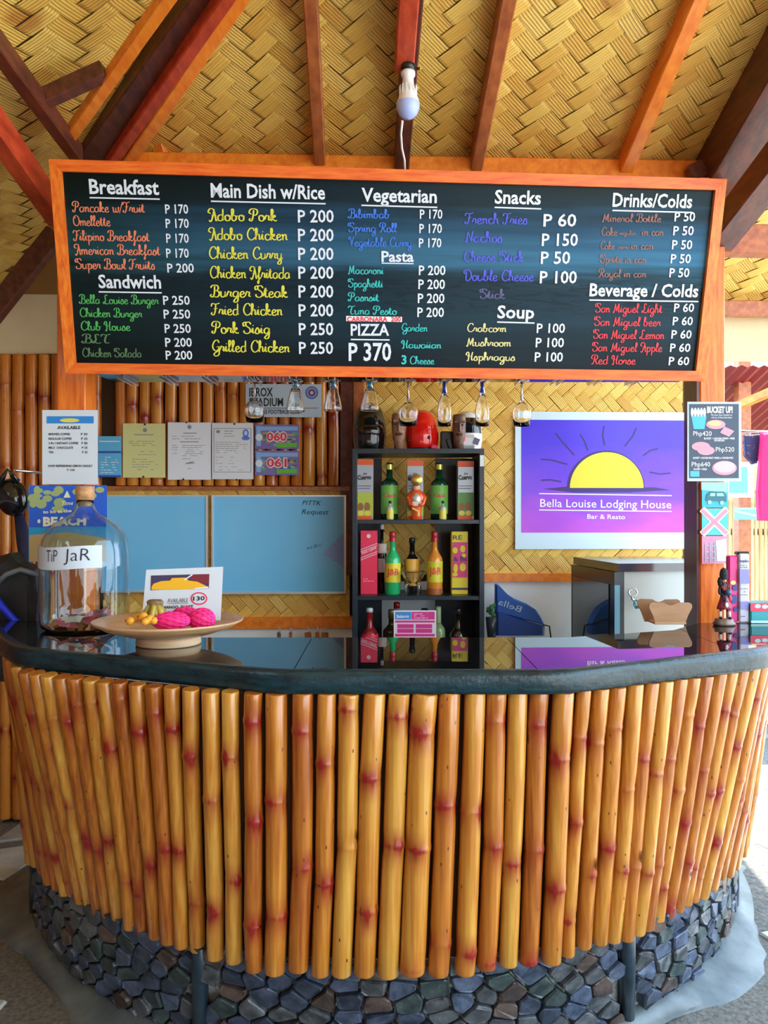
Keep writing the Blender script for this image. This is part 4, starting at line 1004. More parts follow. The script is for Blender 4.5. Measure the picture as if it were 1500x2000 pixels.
t = sheet('stadium_sign', wf, 480, 750, 628, 815, S('grey_white_sign', (.50,.62,.74), .4), 'grey-white stadium sign partly behind the hanging glasses', 'sign', .003)
m = M(); text(m, wf, 'IBROX', 487, 774, 533, 774, 17, off=.02, lift=.004); text(m, wf, 'STADIUM', 487, 793, 553, 793, 16, off=.02, lift=.004); text(m, wf, 'G51', 564, 794, 588, 794, 8, off=.02, lift=.004); line(m, wf, 487, 797, 622, 797, 1, .004); text(m, wf, 'RANGERS FOOTBALL CLUB', 487, 808, 586, 808, 8, off=.02, lift=.004); link('lettering', m, ink, t)
m = M()
for r0, mt_ in ((12.5,0),(9.5,1),(8,0),(5.5,2),(3,1)):
    q = M(); disc(q, wf, 609, 767, r0, r0, .004+.0004*(13-r0), 24); link('crest_ring', q, [S('crest_blue', (.06,.12,.42), .5), S('grey_white_sign', (.5,.6,.7)), S('crest_red', (.45,.05,.12), .5)][mt_], t)
# whiteboards
wbm = mat('whiteboard_enamel', (.20,.62,1.0), .09, c2=(.23,.66,1.0), ns=2); alu = S('aluminium_trim', (.80,.82,.84), .35, metal=.6)
wb = WP(3.93)
def whiteboard(x0, y0, x1, y1, label):
    c = wb.hit((x0+x1)/2, y1); t = thing('whiteboard', c, label, 'whiteboard'); link('panel', slab(wb, x0, y0, x1, y1, .012), wbm, t)
    for a in ((x0-2,y0-2,x1+2,y0+1),(x0-2,y1-1,x1+2,y1+2),(x0-2,y0+1,x0+2,y1-1),(x1-2,y0+1,x1+2,y1-1)): link('trim', slab(wb, *a, .017), alu, t)
    return t
whiteboard(204, 969, 405, 1154, 'blank whiteboard behind the tip jar')
t = whiteboard(416, 969, 674, 1157, 'whiteboard with handwriting, left of the bottle shelf')
m = M(); text(m, wb, 'PITTK', 590, 986, 627, 987, 9, shear=.25, lift=.0135); text(m, wb, 'Request', 589, 1004, 642, 1005, 10, shear=.25, lift=.0135); text(m, wb, 'w.z 20.11', 600, 1073, 629, 1067, 6, shear=.3, lift=.0135); link('handwriting', m, ink, t)
m = M(); poly(m, wb, [(630,1082),(662,1050),(674,1040),(674,1112),(655,1096)], .0135); link('taped_note', m, S('pale_violet_paper', (.26,.40,.82), .6), t); m = M(); greek(m, wb, 650, 670, [1065,1075,1085,1095], 1.2, .014, 3, .5); link('note_print', m, lgrey, t)
# purple banner
bn = WP(3.935); c = bn.hit(1175, 1075)
t = thing('wall_banner', c, 'purple and violet banner with a yellow half sun on white sheet', 'banner')
link('white_sheet', slab(bn, 1006, 804, 1346, 1072, .003), S('banner_white', (.62,.80,.90), .4), t)
pm = bpy.data.materials.new('violet_gradient_print'); pm.use_nodes = True; N = pm.node_tree.nodes; L = pm.node_tree.links; b = N['Principled BSDF']; b.inputs['Roughness'].default_value = .38
tcn = N.new('ShaderNodeTexCoord'); sp = N.new('ShaderNodeSeparateXYZ'); L.new(tcn.outputs['Object'], sp.inputs[0])
mpn = N.new('ShaderNodeMapping'); mpn.inputs['Rotation'].default_value = (0, math.radians(40), 0); mpn.inputs['Scale'].default_value = (2.2, 1, 6); L.new(tcn.outputs['Object'], mpn.inputs[0])
nn = N.new('ShaderNodeTexNoise'); nn.inputs['Scale'].default_value = 1.6; nn.inputs['Detail'].default_value = 3; L.new(mpn.outputs[0], nn.inputs['Vector'])
mr = N.new('ShaderNodeMapRange'); mr.inputs[1].default_value = .08; mr.inputs[2].default_value = .64; L.new(sp.outputs['Z'], mr.inputs[0])
ad = N.new('ShaderNodeMath'); ad.operation = 'MULTIPLY_ADD'; ad.inputs[1].default_value = -.5; L.new(nn.outputs['Fac'], ad.inputs[0]); 
a2 = N.new('ShaderNodeMath'); a2.operation = 'ADD'; a2.inputs[1].default_value = .25; L.new(mr.outputs[0], a2.inputs[0]); L.new(a2.outputs[0], ad.inputs[2])
rr_ = N.new('ShaderNodeValToRGB'); e = rr_.color_ramp.elements; e[0].position = .02; e[0].color = (.56,.06,.72,1); e[1].position = .8; e[1].color = (.055,.015,.72,1); q = e.new(.35); q.color = (.20,.035,.72,1)
L.new(ad.outputs[0], rr_.inputs[0]); L.new(rr_.outputs[0], b.inputs['Base Color'])
link('violet_print', slab(bn, 1018, 820, 1344, 1040, .001, z0=.0032), pm, t)
dkp = S('dark_violet_print', (.03,.01,.16), .5)
m = M(); disc(m, bn, 1183, 953, 76, 73, .0046, 30, a0=0, a1=math.pi); poly(m, bn, [(1060,955),(1110,950),(1280,952),(1310,957),(1230,962),(1120,962)][::-1], .0046); link('sun_outline_print', m, dkp, t)
m = M(); disc(m, bn, 1185, 953, 72, 70, .0052, 30, a0=0, a1=math.pi); link('sun_print', m, S('sun_yellow', (.78,.72,.04), .5), t)
for pts in ([(1085,846),(1100,865),(1122,889)],[(1133,848),(1142,862),(1148,880)],[(1180,832),(1177,850),(1181,870)],[(1243,835),(1236,852),(1220,872)],[(1056,897),(1075,898),(1108,907)],[(1056,938),(1075,937),(1096,941)],[(1256,890),(1270,880),(1285,876)],[(1268,922),(1290,926),(1310,924)]):
    m = M()
    for a, b_ in zip(pts, pts[1:]): line(m, bn, *a, *b_, 2.8, .005)
    link('ray_print', m, dkp, t)
m = M(); text(m, bn, 'Bella Louise Lodging House', 1055, 990, 1311, 993, 16, off=.004, lift=.0052); text(m, bn, 'Bar & Resto', 1147, 1013, 1221, 1014, 9, off=.01, lift=.0052)
line(m, bn, 1053, 964, 1312, 968, 2, .0052); line(m, bn, 1053, 996, 1312, 999, 2, .0052); link('lettering', m, S('lettering_white', (.85,.88,.95), .5), t)
# ================================================================ BOTTLE SHELF
SXL, SXR, SYF, SYB = P(688,1000,3.58).x, P(946,1000,3.58).x, 3.58, 3.88
sh = thing('bottle_shelf', ((SXL+SXR)/2, 3.73, 0), 'tall black open shelf unit full of liquor bottles', 'shelf')
SZ = [1.465, 1.1226, .78]; SW = SXR-SXL; scx = (SXL+SXR)/2; ZTP = CZ+124*3.58/F
for nm, c, s in (('side_panel', (SXL+.011, 3.73, ZTP/2), (.022,.30,ZTP)), ('side_panel', (SXR-.011, 3.73, ZTP/2), (.022,.30,ZTP)), ('top_panel', (scx, 3.73, ZTP-.011), (SW-.04,.30,.022)),
                 ('shelf_board', (scx,3.73,SZ[0]-.009), (SW-.044,.29,.018)), ('shelf_board', (scx,3.73,SZ[1]-.009), (SW-.044,.29,.018)), ('shelf_board', (scx,3.73,SZ[2]-.009), (SW-.044,.29,.018)), ('shelf_board', (scx,3.73,.40), (SW-.044,.29,.018)),
                 ('back_panel', (SXL+.022+.055, 3.873, ZTP/2), (.11,.012,ZTP-.05)), ('back_panel', (SXR-.022-.09, 3.873, ZTP/2), (.18,.012,ZTP-.05))):
    m = M(); m.box(c, s, bev=.001); link(nm, m, shelf_m, sh)
m = M(); m.box((SXR-.011, 3.5785, CZ+100*3.58/F), (.018,.002,.05)); link('barcode_sticker', m, white, sh, label='small white barcode sticker')
def gm(name, c, rough=.08): return mat(name, c, rough, coat=.5)
def bottle(px, ybase, ytop, wpx, d, glass, cap, label, prof='std', lab=None, capf=.12, group='bottles on the black shelf', z=None, nlab=None):
    s = d/F; c = P(px, ybase, d)
    if z is not None: c.z = z
    Ht = (CZ-(ytop-1000)*s)-c.z; r = wpx*s/2
    t = thing('bottle', c, label, 'bottle', group)
    n1, n2 = {'std': (.55,.72), 'tall': (.60,.74), 'squat': (.62,.74)}[prof]
    rn = r*.36
    pr = [(.001,0),(r*.9,0),(r,.02*Ht),(r,n1*Ht),(r*.93,(n1+.04)*Ht),(r*.6,(n1+n2)/2*Ht+.02*Ht),(rn,n2*Ht),(rn*.92,(1-capf)*Ht),(.001,(1-capf)*Ht)]
    m = M(); m.lathe(pr, c, 18); link('glass_body', m, glass, t)
    m = M(); m.lathe([(.001,(1-capf)*Ht),(rn*1.12,(1-capf)*Ht),(rn*1.12,Ht*.985),(rn*.9,Ht),(.001,Ht)], c, 14); link('cap', m, cap, t)
    if lab:
        for (a, b_, lm, *rest) in lab:
            rl = r*1.012 if a < .6 else rn*1.16
            m = M(); m.lathe([(rl,a*Ht),(rl,b_*Ht)], c, 20, a0=-math.pi*.98, a1=-math.pi*.02); o = link('label', m, lm, t)
            if rest:
                s_t, tm, y0, y1, wf_ = rest
                zc = c.z+a*Ht; qp = Pl((c.x, c.y-r*1.03, c.z), (1,0,0), (0,0,1))
                yb = 1000-(zc+(b_-a)*Ht*y0-CZ)*F/(c.y-r); cap_ = (b_-a)*Ht*(y1-y0)*F/(c.y-r)
                pxx = 750+c.x*F/(c.y-r); hw_ = wpx*wf_/2
                def wrp(q, c=c, r=r): 
                    a_ = (q.x-c.x)/r; a_ = max(-1.3, min(1.3, a_)); return V(c.x+r*1.022*math.sin(a_), c.y-r*1.022*math.cos(a_), q.z)
                mm = M(); text(mm, qp, s_t, pxx-hw_, yb, pxx+hw_, yb, cap_, off=.03, warp=wrp); link('label_lettering', mm, tm, o)
    return t
def carton(px0, px1, y0, y1, d, mt, label, z, dep=.07, group='cartons on the black shelf'):
    pl_ = Pl((0, d, 0), (1,0,0), (0,0,1)); a = P(px0, 1000, d).x; b_ = P(px1, 1000, d).x; zt = CZ-(y0-1000)*d/F
    t = thing('bottle_carton', ((a+b_)/2, d+dep/2, z), label, 'carton', group)
    m = M(); m.box(((a+b_)/2, d+dep/2, (z+zt)/2), (b_-a, dep, zt-z), bev=.002); link('box', m, mt, t); return t, pl_
dk = 3.66
sil = S('silver_card', (.42,.46,.52), .3, metal=.3); orc = S('orange_card', (.82,.12,.02), .5); lim = S('lime_print', (.45,.52,.05), .5); brn = S('brown_glassy_print', (.30,.12,.04), .5); grn = S('green_print_patch', (.12,.30,.08), .5)
for k, (a, b_, lb) in enumerate(((697,729,'silver and orange tequila carton at the left of the top shelf'),(795,827,'silver and orange tequila carton behind the red figurine'),(894,926,'silver and orange tequila carton at the right of the top shelf'))):
    t, q = carton(a, b_, 896+2*k, 1015, dk, sil, lb, SZ[0])
    m = M(); poly(m, q, [(a,897+2*k),(b_,897+2*k),(b_,908+2*k),(a,908+2*k)][::-1], .003); poly(m, q, [(a,1008),(b_-3,1008),(b_-3,1015),(a,1015)][::-1], .0035); link('orange_band', m, orc, t)
    m = M(); text(m, q, 'Jose', a+12, 927, a+20, 927, 5, shear=.2, lift=.003); text(m, q, 'Cuervo', a+2, 937, b_-4, 936, 9, off=.03, lift=.003); line(m, q, a+2, 949, b_-4, 949, 1, .003); line(m, q, a+2, 954, b_-6, 954, 1, .003); link('lettering', m, ink, t)
    m = M(); poly(m, q, [(a,962),(b_,962),(b_,1008),(a,1008)][::-1], .0025); link('photo_print', m, lim if k < 2 else grn, t)
    m = M(); disc(m, q, a+7, 990, 6, 8, .003); disc(m, q, a+20, 990, 6, 9, .003); link('glass_print', m, brn, t)
    m = M(); disc(m, q, a+8, 1002, 6, 5, .0032); disc(m, q, a+21, 1002, 6, 5, .0032); link('lime_drink_print', m, S('yellow_drink', (.75,.65,.10), .5), t)
dgl = gm('dark_green_glass', (.008,.05,.02)); dkb = gm('near_black_glass', (.010,.008,.008), .06); capb = S('black_cap', (.015,.015,.018), .3); goldc = S('gold_cap', (.70,.50,.12), .3, metal=.8); redc = S('red_cap', (.45,.02,.03), .25); whit = S('clear_white_cap', (.7,.72,.72), .3)
glab = S('lime_green_label', (.18,.50,.08), .45); ylab = S('yellow_label', (.78,.68,.10), .45)
for px, lb in ((761,'dark green bottle with lime label at the left of the top shelf'),(858,'dark green bottle with lime label at the right of the top shelf')):
    bottle(px, 1015, 904, 34, 3.72, dgl, capb, lb, 'squat', [(.10,.60,glab,'Cask',redT,.58,.72,.8),(.88,.97,S('gold_foil', (.62,.55,.10), .3, metal=.5))], .05, z=SZ[0])
for px, lb in ((762,'miniature bottle in front of the left green bottle'),(865,'miniature bottle in front of the right green bottle')):
    bottle(px, 1018, 978, 14, 3.63, gm('pale_clear_glass', (.45,.5,.45)), capb, lb, 'squat', [(.05,.52,ylab)], .14, z=SZ[0], group='miniature bottles on the black shelf')
# red figurine with gold medallion
fc = P(813, 1015, 3.62); fc.z = SZ[0]; s_ = 3.62/F
fg = thing('figurine', fc, 'small orange-red robed figurine with a silver apron and gold disc above its head', 'figurine')
ofr = gm('orange_glaze', (.80,.10,.02), .2)
m = M(); m.lathe([(.001,0),(11*s_,0),(9*s_,10*s_),(10*s_,22*s_),(15*s_,34*s_),(17*s_,44*s_),(12*s_,54*s_),(6*s_,60*s_),(.001,61*s_)], fc, 18, sy_=.7); link('robe', m, ofr, fg)
for q in (-1, 1):
    m = M(); m.tube([fc+V(q*8*s_,0,52*s_), fc+V(q*16*s_,-.004,42*s_), fc+V(q*12*s_,-.02,30*s_), fc+V(q*4*s_,-.028,28*s_)], [5*s_,5*s_,4*s_,3*s_], 8); link('arm', m, ofr, fg)
m = M(); m.ell(fc+V(0,-.018,40*s_), (9*s_,5*s_,12*s_)); m.box(fc+V(0,-.022,31*s_), (18*s_,.012,10*s_), bev=.003); link('apron', m, S('silver_glaze', (.62,.60,.55), .3, metal=.4), fg)
m = M(); m.ell(fc+V(0,0,63*s_), (8*s_,7*s_,8*s_)); link('head', m, S('skin_glaze', (.75,.42,.28), .4), fg)
m = M(); m.lathe([(.001,-2*s_),(11*s_,-2*s_),(11.5*s_,0),(11*s_,2*s_),(.001,2*s_)], fc+V(0,-.034,77*s_), 20, mat=Matrix.Rotation(math.pi/2, 4, 'X')); link('gold_disc', m, goldc, fg)
m = M(); m.box(fc+V(-12*s_,.01,80*s_), (8*s_,.01,7*s_), bev=.003); m.box(fc+V(0,.01,86*s_), (8*s_,.01,5*s_), bev=.002); link('horn', m, S('dark_blue_glaze', (.05,.05,.10), .4), fg)
m = M(); m.box(fc+V(-3*s_,-.03,20*s_), (12*s_,.006,3*s_), Matrix.Rotation(.5,3,'Y')); m.box(fc+V(4*s_,-.03,12*s_), (3*s_,.006,10*s_)); link('sash', m, goldc, fg)
# second shelf
redcard = S('pink_red_card', (.82,.03,.09), .4); yelcard = S('mustard_card', (.80,.66,.02), .45); magc = S('magenta_print', (.70,.05,.22), .5)
t, q = carton(704, 737, 1036, 1160, dk, redcard, 'pink-red whisky carton at the left of the middle shelf', SZ[1])
m = M(); 
for a in ((704,1074,737,1061),(704,1078,737,1065),(704,1090,737,1077),(704,1094,737,1081)): line(m, q, *a, 1.3, .003)
text(m, q, 'Red Label', 707, 1083, 736, 1071, 6, shear=.2, off=.02, lift=.003); disc(m, q, 720, 1047, 4, 4, .003); greek(m, q, 709, 733, [1131,1135,1139], 1, .003, 4); link('lettering', m, S('pale_pink_print', (.90,.55,.60), .5), t)
t, q = carton(882, 914, 1038, 1162, dk, yelcard, 'yellow and magenta whisky carton at the right of the middle shelf', SZ[1])
m = M(); poly(m, q, [(884,1059),(913,1059),(913,1128),(884,1128)][::-1], .003); link('magenta_print', m, magc, t)
m = M(); text(m, q, 'RE', 885, 1054, 903, 1054, 9, lift=.0035); text(m, q, '& Ba', 886, 1096, 912, 1095, 9, off=.02, lift=.0045); line(m, q, 882, 1150, 914, 1150, 4, .0035); link('lettering', m, S('navy_ink', (.05,.03,.16), .5), t)
m = M()
for a in ((889,1075,5,6),(904,1072,5,7),(906,1085,4,4),(890,1110,4,9),(904,1108,6,8),(889,1122,5,4)): disc(m, q, *a, .0038)
link('ornament_print', m, yelcard, t)
bottle(746, 1156, 1024, 18, 3.74, dkb, whit, 'slim dark bottle behind the green and yellow one', 'std', [(.58,.72,S('round_white_label', (.72,.72,.66), .5)),(.3,.5,white)], .07, z=SZ[1])
green_g = gm('bright_green_glass', (.02,.48,.16)); jbl = S('yellow_whisky_label', (.80,.66,.03), .4)
bottle(767, 1158, 1038, 31, dk, green_g, redc, 'green bottle with yellow label and red letters on the middle shelf', 'std', [(.20,.50,jbl,'J&B',redT,.38,.72,.78),(.84,.90,redc)], .14, z=SZ[1])
bottle(805, 1156, 1050, 30, 3.72, dkb, capb, 'black cream liqueur bottle behind the glass bowl', 'std', [(.36,.62,S('amber_oval_label', (.80,.42,.06), .4)),(.14,.34,S('amber_lower_label', (.74,.36,.05), .4))], .1, z=SZ[1])
bottle(849, 1158, 1038, 31, dk, gm('orange_glass', (.72,.26,.03)), redc, 'orange bottle with yellow label and red letters on the middle shelf', 'std', [(.20,.53,S('yellow_green_label', (.66,.62,.03), .4),'J&B',redT,.38,.72,.78),(.84,.90,redc),(.02,.10,S('brown_foot_label', (.35,.10,.04), .4))], .14, z=SZ[1])
bc_ = P(807, 1162, 3.61); bc_.z = SZ[1]; s_ = 3.61/F
gb = thing('glass_bowl', bc_, 'clear glass candle bowl on legs before the black bottle', 'bowl')
m = M(); m.lathe([(.001,24*s_),(8*s_,24*s_),(18*s_,34*s_),(26*s_,48*s_),(24.5*s_,48*s_),(16*s_,36*s_),(7*s_,27*s_),(.001,27*s_)], bc_, 8, smooth=False); link('bowl', m, clear, gb)
for a in range(4): 
    a = a*math.pi/2+.6; m = M(); m.tube([bc_+V(10*s_*math.cos(a),10*s_*math.sin(a),26*s_), bc_+V(17*s_*math.cos(a),17*s_*math.sin(a),20*s_), bc_+V(16*s_*math.cos(a),16*s_*math.sin(a),2*s_)], [2.5*s_,3*s_,3*s_], 8); link('leg', m, clear, gb)
# bottom shelf (only the tops show above the bar)
z3 = SZ[2]
def zpx(y_, d): return CZ-(y_-1000)*d/F
bottle(722, 1330, 1187, 34, dk, gm('dark_red_glass', (.28,.01,.02)), whit, 'dark red bottle at the left of the bottom shelf', 'std', [(.42,.58,redcard)], .07, z=z3)
bottle(765, 1330, 1190, 34, 3.74, gm('brown_bottle_glass', (.05,.04,.015)), S('olive_foil', (.20,.22,.08), .3, metal=.4), 'brown bottle with olive neck behind the pink card', 'tall', [(.2,.5,jbl)], .16, z=z3)
bottle(775, 1330, 1176, 30, 3.8, gm('clear_white_glass', (.5,.52,.5)), redc, 'bottle with dark red cap showing above the pink card', 'std', None, .10, z=z3)
bottle(829, 1330, 1188, 34, 3.78, gm('grey_bottle_glass', (.12,.13,.14)), capb, 'bottle with flat black cap behind the pink card', 'std', None, .06, z=z3)
bottle(856, 1330, 1184, 28, 3.70, gm('pale_green_glass', (.30,.42,.20)), S('pale_green_foil', (.42,.55,.28), .35), 'pale green slender bottle right of the pink card', 'tall', None, .45, z=z3)
bottle(895, 1330, 1188, 34, dk, dkb, capb, 'black bottle at the right of the bottom shelf', 'std', None, .10, z=z3)
cpl = Pl((0, 3.60, 0), (1,0,0), (0,0,1))
t = sheet('card', cpl, 769, 1192, 852, 1246, S('card_white', (.80,.76,.88), .4), 'pink and white promotional card standing before the bottom shelf bottles', 'card')
m = M(); m.box((P(810,1000,3.603).x, 3.603, .78+.08), (.02,.004,.20)); link('stand', m, capb, t)
m = M(); poly(m, cpl, [(772,1195),(803,1195),(803,1210),(772,1210)][::-1], .003); link('blue_print', m, S('card_blue', (.05,.30,.75), .5), t)
m = M(); poly(m, cpl, [(804,1195),(849,1195),(849,1210),(804,1210)][::-1], .003); poly(m, cpl, [(772,1212),(849,1212),(849,1216),(772,1216)][::-1], .003)
for x_ in (776, 812):
    for y_ in (1219, 1228): poly(m, cpl, [(x_,y_),(x_+32,y_),(x_+32,y_+8),(x_,y_+8)][::-1], .003)
poly(m, cpl, [(772,1238),(849,1238),(849,1243),(772,1243)][::-1], .003); link('pink_print', m, S('card_pink', (.72,.04,.28), .5), t)
m = M(); text(m, cpl, 'Balance', 775, 1207, 799, 1206, 6, off=.03, lift=.004); greek(m, cpl, 808, 845, [1199,1203,1207], 1.2, .004, 8); link('white_print', m, white, t)
# ---- on top of the shelf
zt = ZTP; d = 3.72
def helmet(px, ybase_z, w, h, dd, shell, label, visor=None, rot=0., dep=None):
    c = P(px, 1000, dd); c.z = ybase_z; s = dd/F; w *= s; h *= s
    t = thing('helmet', c, label, 'helmet'); rx_ = w/2; rz_ = h
    m = M(); prof = [(.86,0),(.95,.12),(1,.3),(.99,.48),(.93,.65),(.80,.80),(.60,.91),(.35,.98),(.001,1)]
    pr = [(r*rx_, z*rz_) for r, z in prof]; m.lathe(pr+[(.001, rz_)], c, 26, sy_=1.12); m.lathe([(.86*rx_,0),(.74*rx_,.01),(.72*rx_,rz_*.5),(.001,rz_*.7)], c, 26, sy_=1.12, mi=0); link('shell', m, shell, t)
    return t, c, rx_, rz_
hb = gm('black_helmet_shell', (.006,.008,.010), .12)
t, c, rx_, rz_ = helmet(722, zt, 66, 95, 3.74, hb, 'black full-face helmet at the left on top of the bottle shelf')
m = M(); m.ell(c+V(0,-rx_*.55,rz_*.40), (rx_*.86,rx_*.62,rz_*.24), 20, 8); link('visor', m, dkb, t)
hr = gm('red_helmet_shell', (.85,.012,.008), .12)
t, c, rx_, rz_ = helmet(824, zt, 66, 80, 3.74, hr, 'shiny red helmet in the middle on top of the bottle shelf')
m = M()
for a, z in ((.35,.30),(-.7,.78),(-.95,.25)):
    q = c+V(rx_*math.sin(a)*.98, -rx_*1.12*math.cos(a)*.97, rz_*z); m.ell(q, (.009,.006,.009), 10, 6)
link('vent', m, capb, t)
m = M(); m.tube([c+V(rx_*math.sin(a)*1.01, -rx_*1.13*math.cos(a), rz_*(.52-.03*math.cos(a*2))) for a in [i*.14-.8 for i in range(12)]], .003, 6); link('ridge', m, hr, t)
m = M(); m.box(c+V(.05,-rx_*1.05,.012), (.03,.02,.022), bev=.006); link('clip', m, S('pink_plastic', (.85,.05,.15), .3), t)
m = M(); m.tube([c+V(rx_*.8*math.cos(a), -rx_*.9*math.sin(a)*1.0-.005, .008) for a in [math.pi*i/10 for i in range(11)]], .007, 6); link('edge_trim', m, capb, t)
t, c, rx_, rz_ = helmet(911, zt, 62, 78, 3.74, gm('white_helmet_shell', (.75,.76,.80), .15), 'white and pink full-face helmet with dark visor at the right on the shelf top')
m = M(); pts = []; cols = 12
for z in (.42, .55, .70, .80):
    for i in range(cols+1):
        a = -.85+1.9*i/cols; rr = {.42:1.01,.55:.985,.70:.91,.80:.83}[z]*rx_; m.v.append(c+V(rr*math.sin(a), -rr*1.14*math.cos(a), rz_*z))
for j in range(3):
    for i in range(cols): q = j*(cols+1)+i; m.f.append((q, q+1, q+cols+2, q+cols+1)); m.m.append(0); m.sm.append(True)
link('visor', m, dkb, t)
m = M(); m.box(c+V(.0,-rx_*1.08,rz_*.2), (rx_*1.1,.035,rz_*.34), bev=.015); link('chin_bar', m, gm('white_helmet_shell', (.75,.76,.80)), t)
m = M(); m.ell(c+V(-.03,-rx_*1.08-.02,rz_*.26), (.016,.006,.014)); m.ell(c+V(-.045,-rx_*1.08-.017,rz_*.08), (.022,.006,.012)); link('pink_marking', m, S('pink_plastic', (.85,.05,.15), .3), t)
m = M(); m.box(c+V(.035,-rx_*1.08-.018,rz_*.2), (.026,.004,.03), Matrix.Rotation(.4,3,'Y')); link('dark_marking', m, S('slate_marking', (.12,.13,.22), .4), t)
# carved wooden heads
def tiki(px, wpx, hpx, dd, label, mt):
    c = P(px, 1000, dd); c.z = zt; s = dd/F; w = wpx*s; h = hpx*s
    t = thing('carved_head', c, label, 'carving', 'carved wooden heads on the bottle shelf')
    m = M(); m.lathe([(.001,0),(w*.36,0),(w*.33,h*.22),(w*.42,h*.30),(w*.5,h*.5),(w*.52,h*.75),(w*.5,h*.95),(w*.46,h),(.001,h)], c, 14, sy_=.8); link('head', m, mt, t)
    m = M(); m.box(c+V(0,-w*.44,h*.62), (w*.18,w*.22,h*.26), bev=.004); link('nose', m, mt, t)
    m = M(); m.box(c+V(0,-w*.40,h*.78), (w*.9,w*.16,h*.06), bev=.003); link('brow', m, mt, t)
    m = M(); m.ell(c+V(0,-w*.40,h*.42), (w*.28,w*.1,h*.04)); link('mouth', m, w_dark, t)
    for q in (-1,1): m = M(); m.ell(c+V(q*w*.22,-w*.40,h*.69), (w*.1,w*.06,h*.03)); link('eye', m, w_dark, t)
carv = mat('carved_brown_wood', (.22,.09,.05), .45, c2=(.42,.22,.14), ns=40, bump=.8); carv2 = mat('carved_dark_wood', (.10,.05,.03), .4, c2=(.24,.12,.08), ns=40, bump=.8)
tiki(779, 27, 71, 3.66, 'light brown carved wooden head left of the red helmet', carv); tiki(897, 25, 68, 3.64, 'dark brown carved wooden head left of the white helmet', carv2)
m = M(); bx = P(873, 1000, 3.70); bx.z = zt; m.box(bx+V(0,.02,.045), (.06,.05,.09), bev=.006); m.box(bx+V(.012,-.012,.03), (.022,.012,.05), Matrix.Rotation(-.3,3,'Y'), bev=.003)
tag(link('speaker_box', m, capb, loc=bx), 'small black box between the red helmet and dark carved head', 'box')
# keys hanging under the left rail
kp = WP(3.9)
for k, (px, lb) in enumerate(((545,'silver key ring hanging leftmost under the wooden rail'),(568,'brown key tag hanging second under the wooden rail'),(602,'brown key tag with broad shape hanging third under the rail'),(620,'narrow brown key tag hanging fourth under the rail'),(635,'brown key tag hanging rightmost under the rail'))):
    q = kp.hit(px, 1222, .035); t = thing('room_key', q, lb, 'key', 'room keys under the rail')
    m = M(); m.tube([q, q+V(0,-.01,0), q+V(0,-.012,-.012)], .002, 6); link('hook', m, metal, t)
    m = M(); m.tube([q+V(.008*math.sin(a), -.012, -.020+.010*math.cos(a)) for a in [i*math.pi/5 for i in range(11)]], .0016, 5, caps=False); link('ring', m, metal, t)
    m = M(); m.box(q+V(0,-.012,-.052), ((.02,.016,.032,.02,.034)[k], .006, .045), bev=.003); link('tag', m, metal if k == 0 else w_raft, t)
# ================================================================ POST PAPERS
lp = Pl((0, 2.852, 0), (1,0,0), (0,0,1))
t = sheet('coffee_list', lp, 83, 801, 191, 946, S('list_white', (.66,.76,.86), .5), 'white coffee price list stuck on the left post', 'notice')
m = M(); poly(m, lp, [(91,813),(183,813),(183,827),(91,827)][::-1], .003); link('blue_band', m, S('band_blue', (.02,.25,.72), .5), t)
m = M(); disc(m, lp, 136, 821, 19, 4, .0035); link('sun_print', m, ylab, t)
m = M(); text(m, lp, 'AVAILABLE', 112, 838, 157, 838, 6, off=.03, lift=.003)
for i, (a, b_, e_) in enumerate((('BREWED COFFEE','P 50',137),('REGULAR COFFEE','P 25',140),('3 IN 1 INSTANT COFFEE','P 20',153),('MILO  CHOCOLATE','P 25',143),('TEA','P 25',105))):
    y_ = 850+8.8*i; text(m, lp, a, 95, y_, e_, y_, 4.2, off=.03, lift=.003); text(m, lp, b_, 158+i*.6, y_, 171, y_, 4.2, off=.03, lift=.003)
text(m, lp, 'HOW REFRESHING LEMON YAKULT', 94, 912, 181, 912, 4.2, off=.03, lift=.003); text(m, lp, 'P 100', 131, 920, 146, 920, 4.2, off=.02, lift=.003); link('lettering', m, ink, t)
# beach poster
t = sheet('beach_poster', lp, 57, 948, 209, 1097, S('sea_blue_print', (.02,.34,.66), .5), 'blue and sand beach poster standing behind the tip jar', 'poster', .004)
m = M(); poly(m, lp, [(57,948),(209,948),(209,1030),(57,1030)][::-1], .005); link('sky_print', m, S('strong_blue_print', (.02,.12,.66), .5), t)
m = M(); poly(m, lp, [(57,1045),(130,1040),(209,1052),(209,1097),(57,1097)][::-1], .0052); link('sand_print', m, S('sand_print', (.50,.36,.16), .6), t)
m = M(); r = random.Random(4)
for k in range(13): disc(m, lp, 62+r.random()*60, 953+r.random()*50, 5+r.random()*8, 4+r.random()*6, .0054+.0001*k, 12)
for x_ in (150,165,180,195): disc(m, lp, x_, 954+r.random()*14, 9, 6, .006, 12)
link('leaf_print', m, S('olive_print', (.36,.46,.20), .6), t)
m = M(); poly(m, lp, [(131,958),(138,972),(124,972)][::-1], .0072); text(m, lp, 'Time', 121, 987, 143, 986, 8, shear=.3, off=.01, lift=.0072); text(m, lp, 'to be at the', 84, 1003, 140, 1000, 6, off=.03, lift=.0072); text(m, lp, 'BEACH', 84, 1027, 168, 1027, 17, off=.05, lift=.0072); disc(m, lp, 76, 1018, 3, 4, .0072); link('lettering', m, S('cream_print', (.80,.82,.66), .6), t)
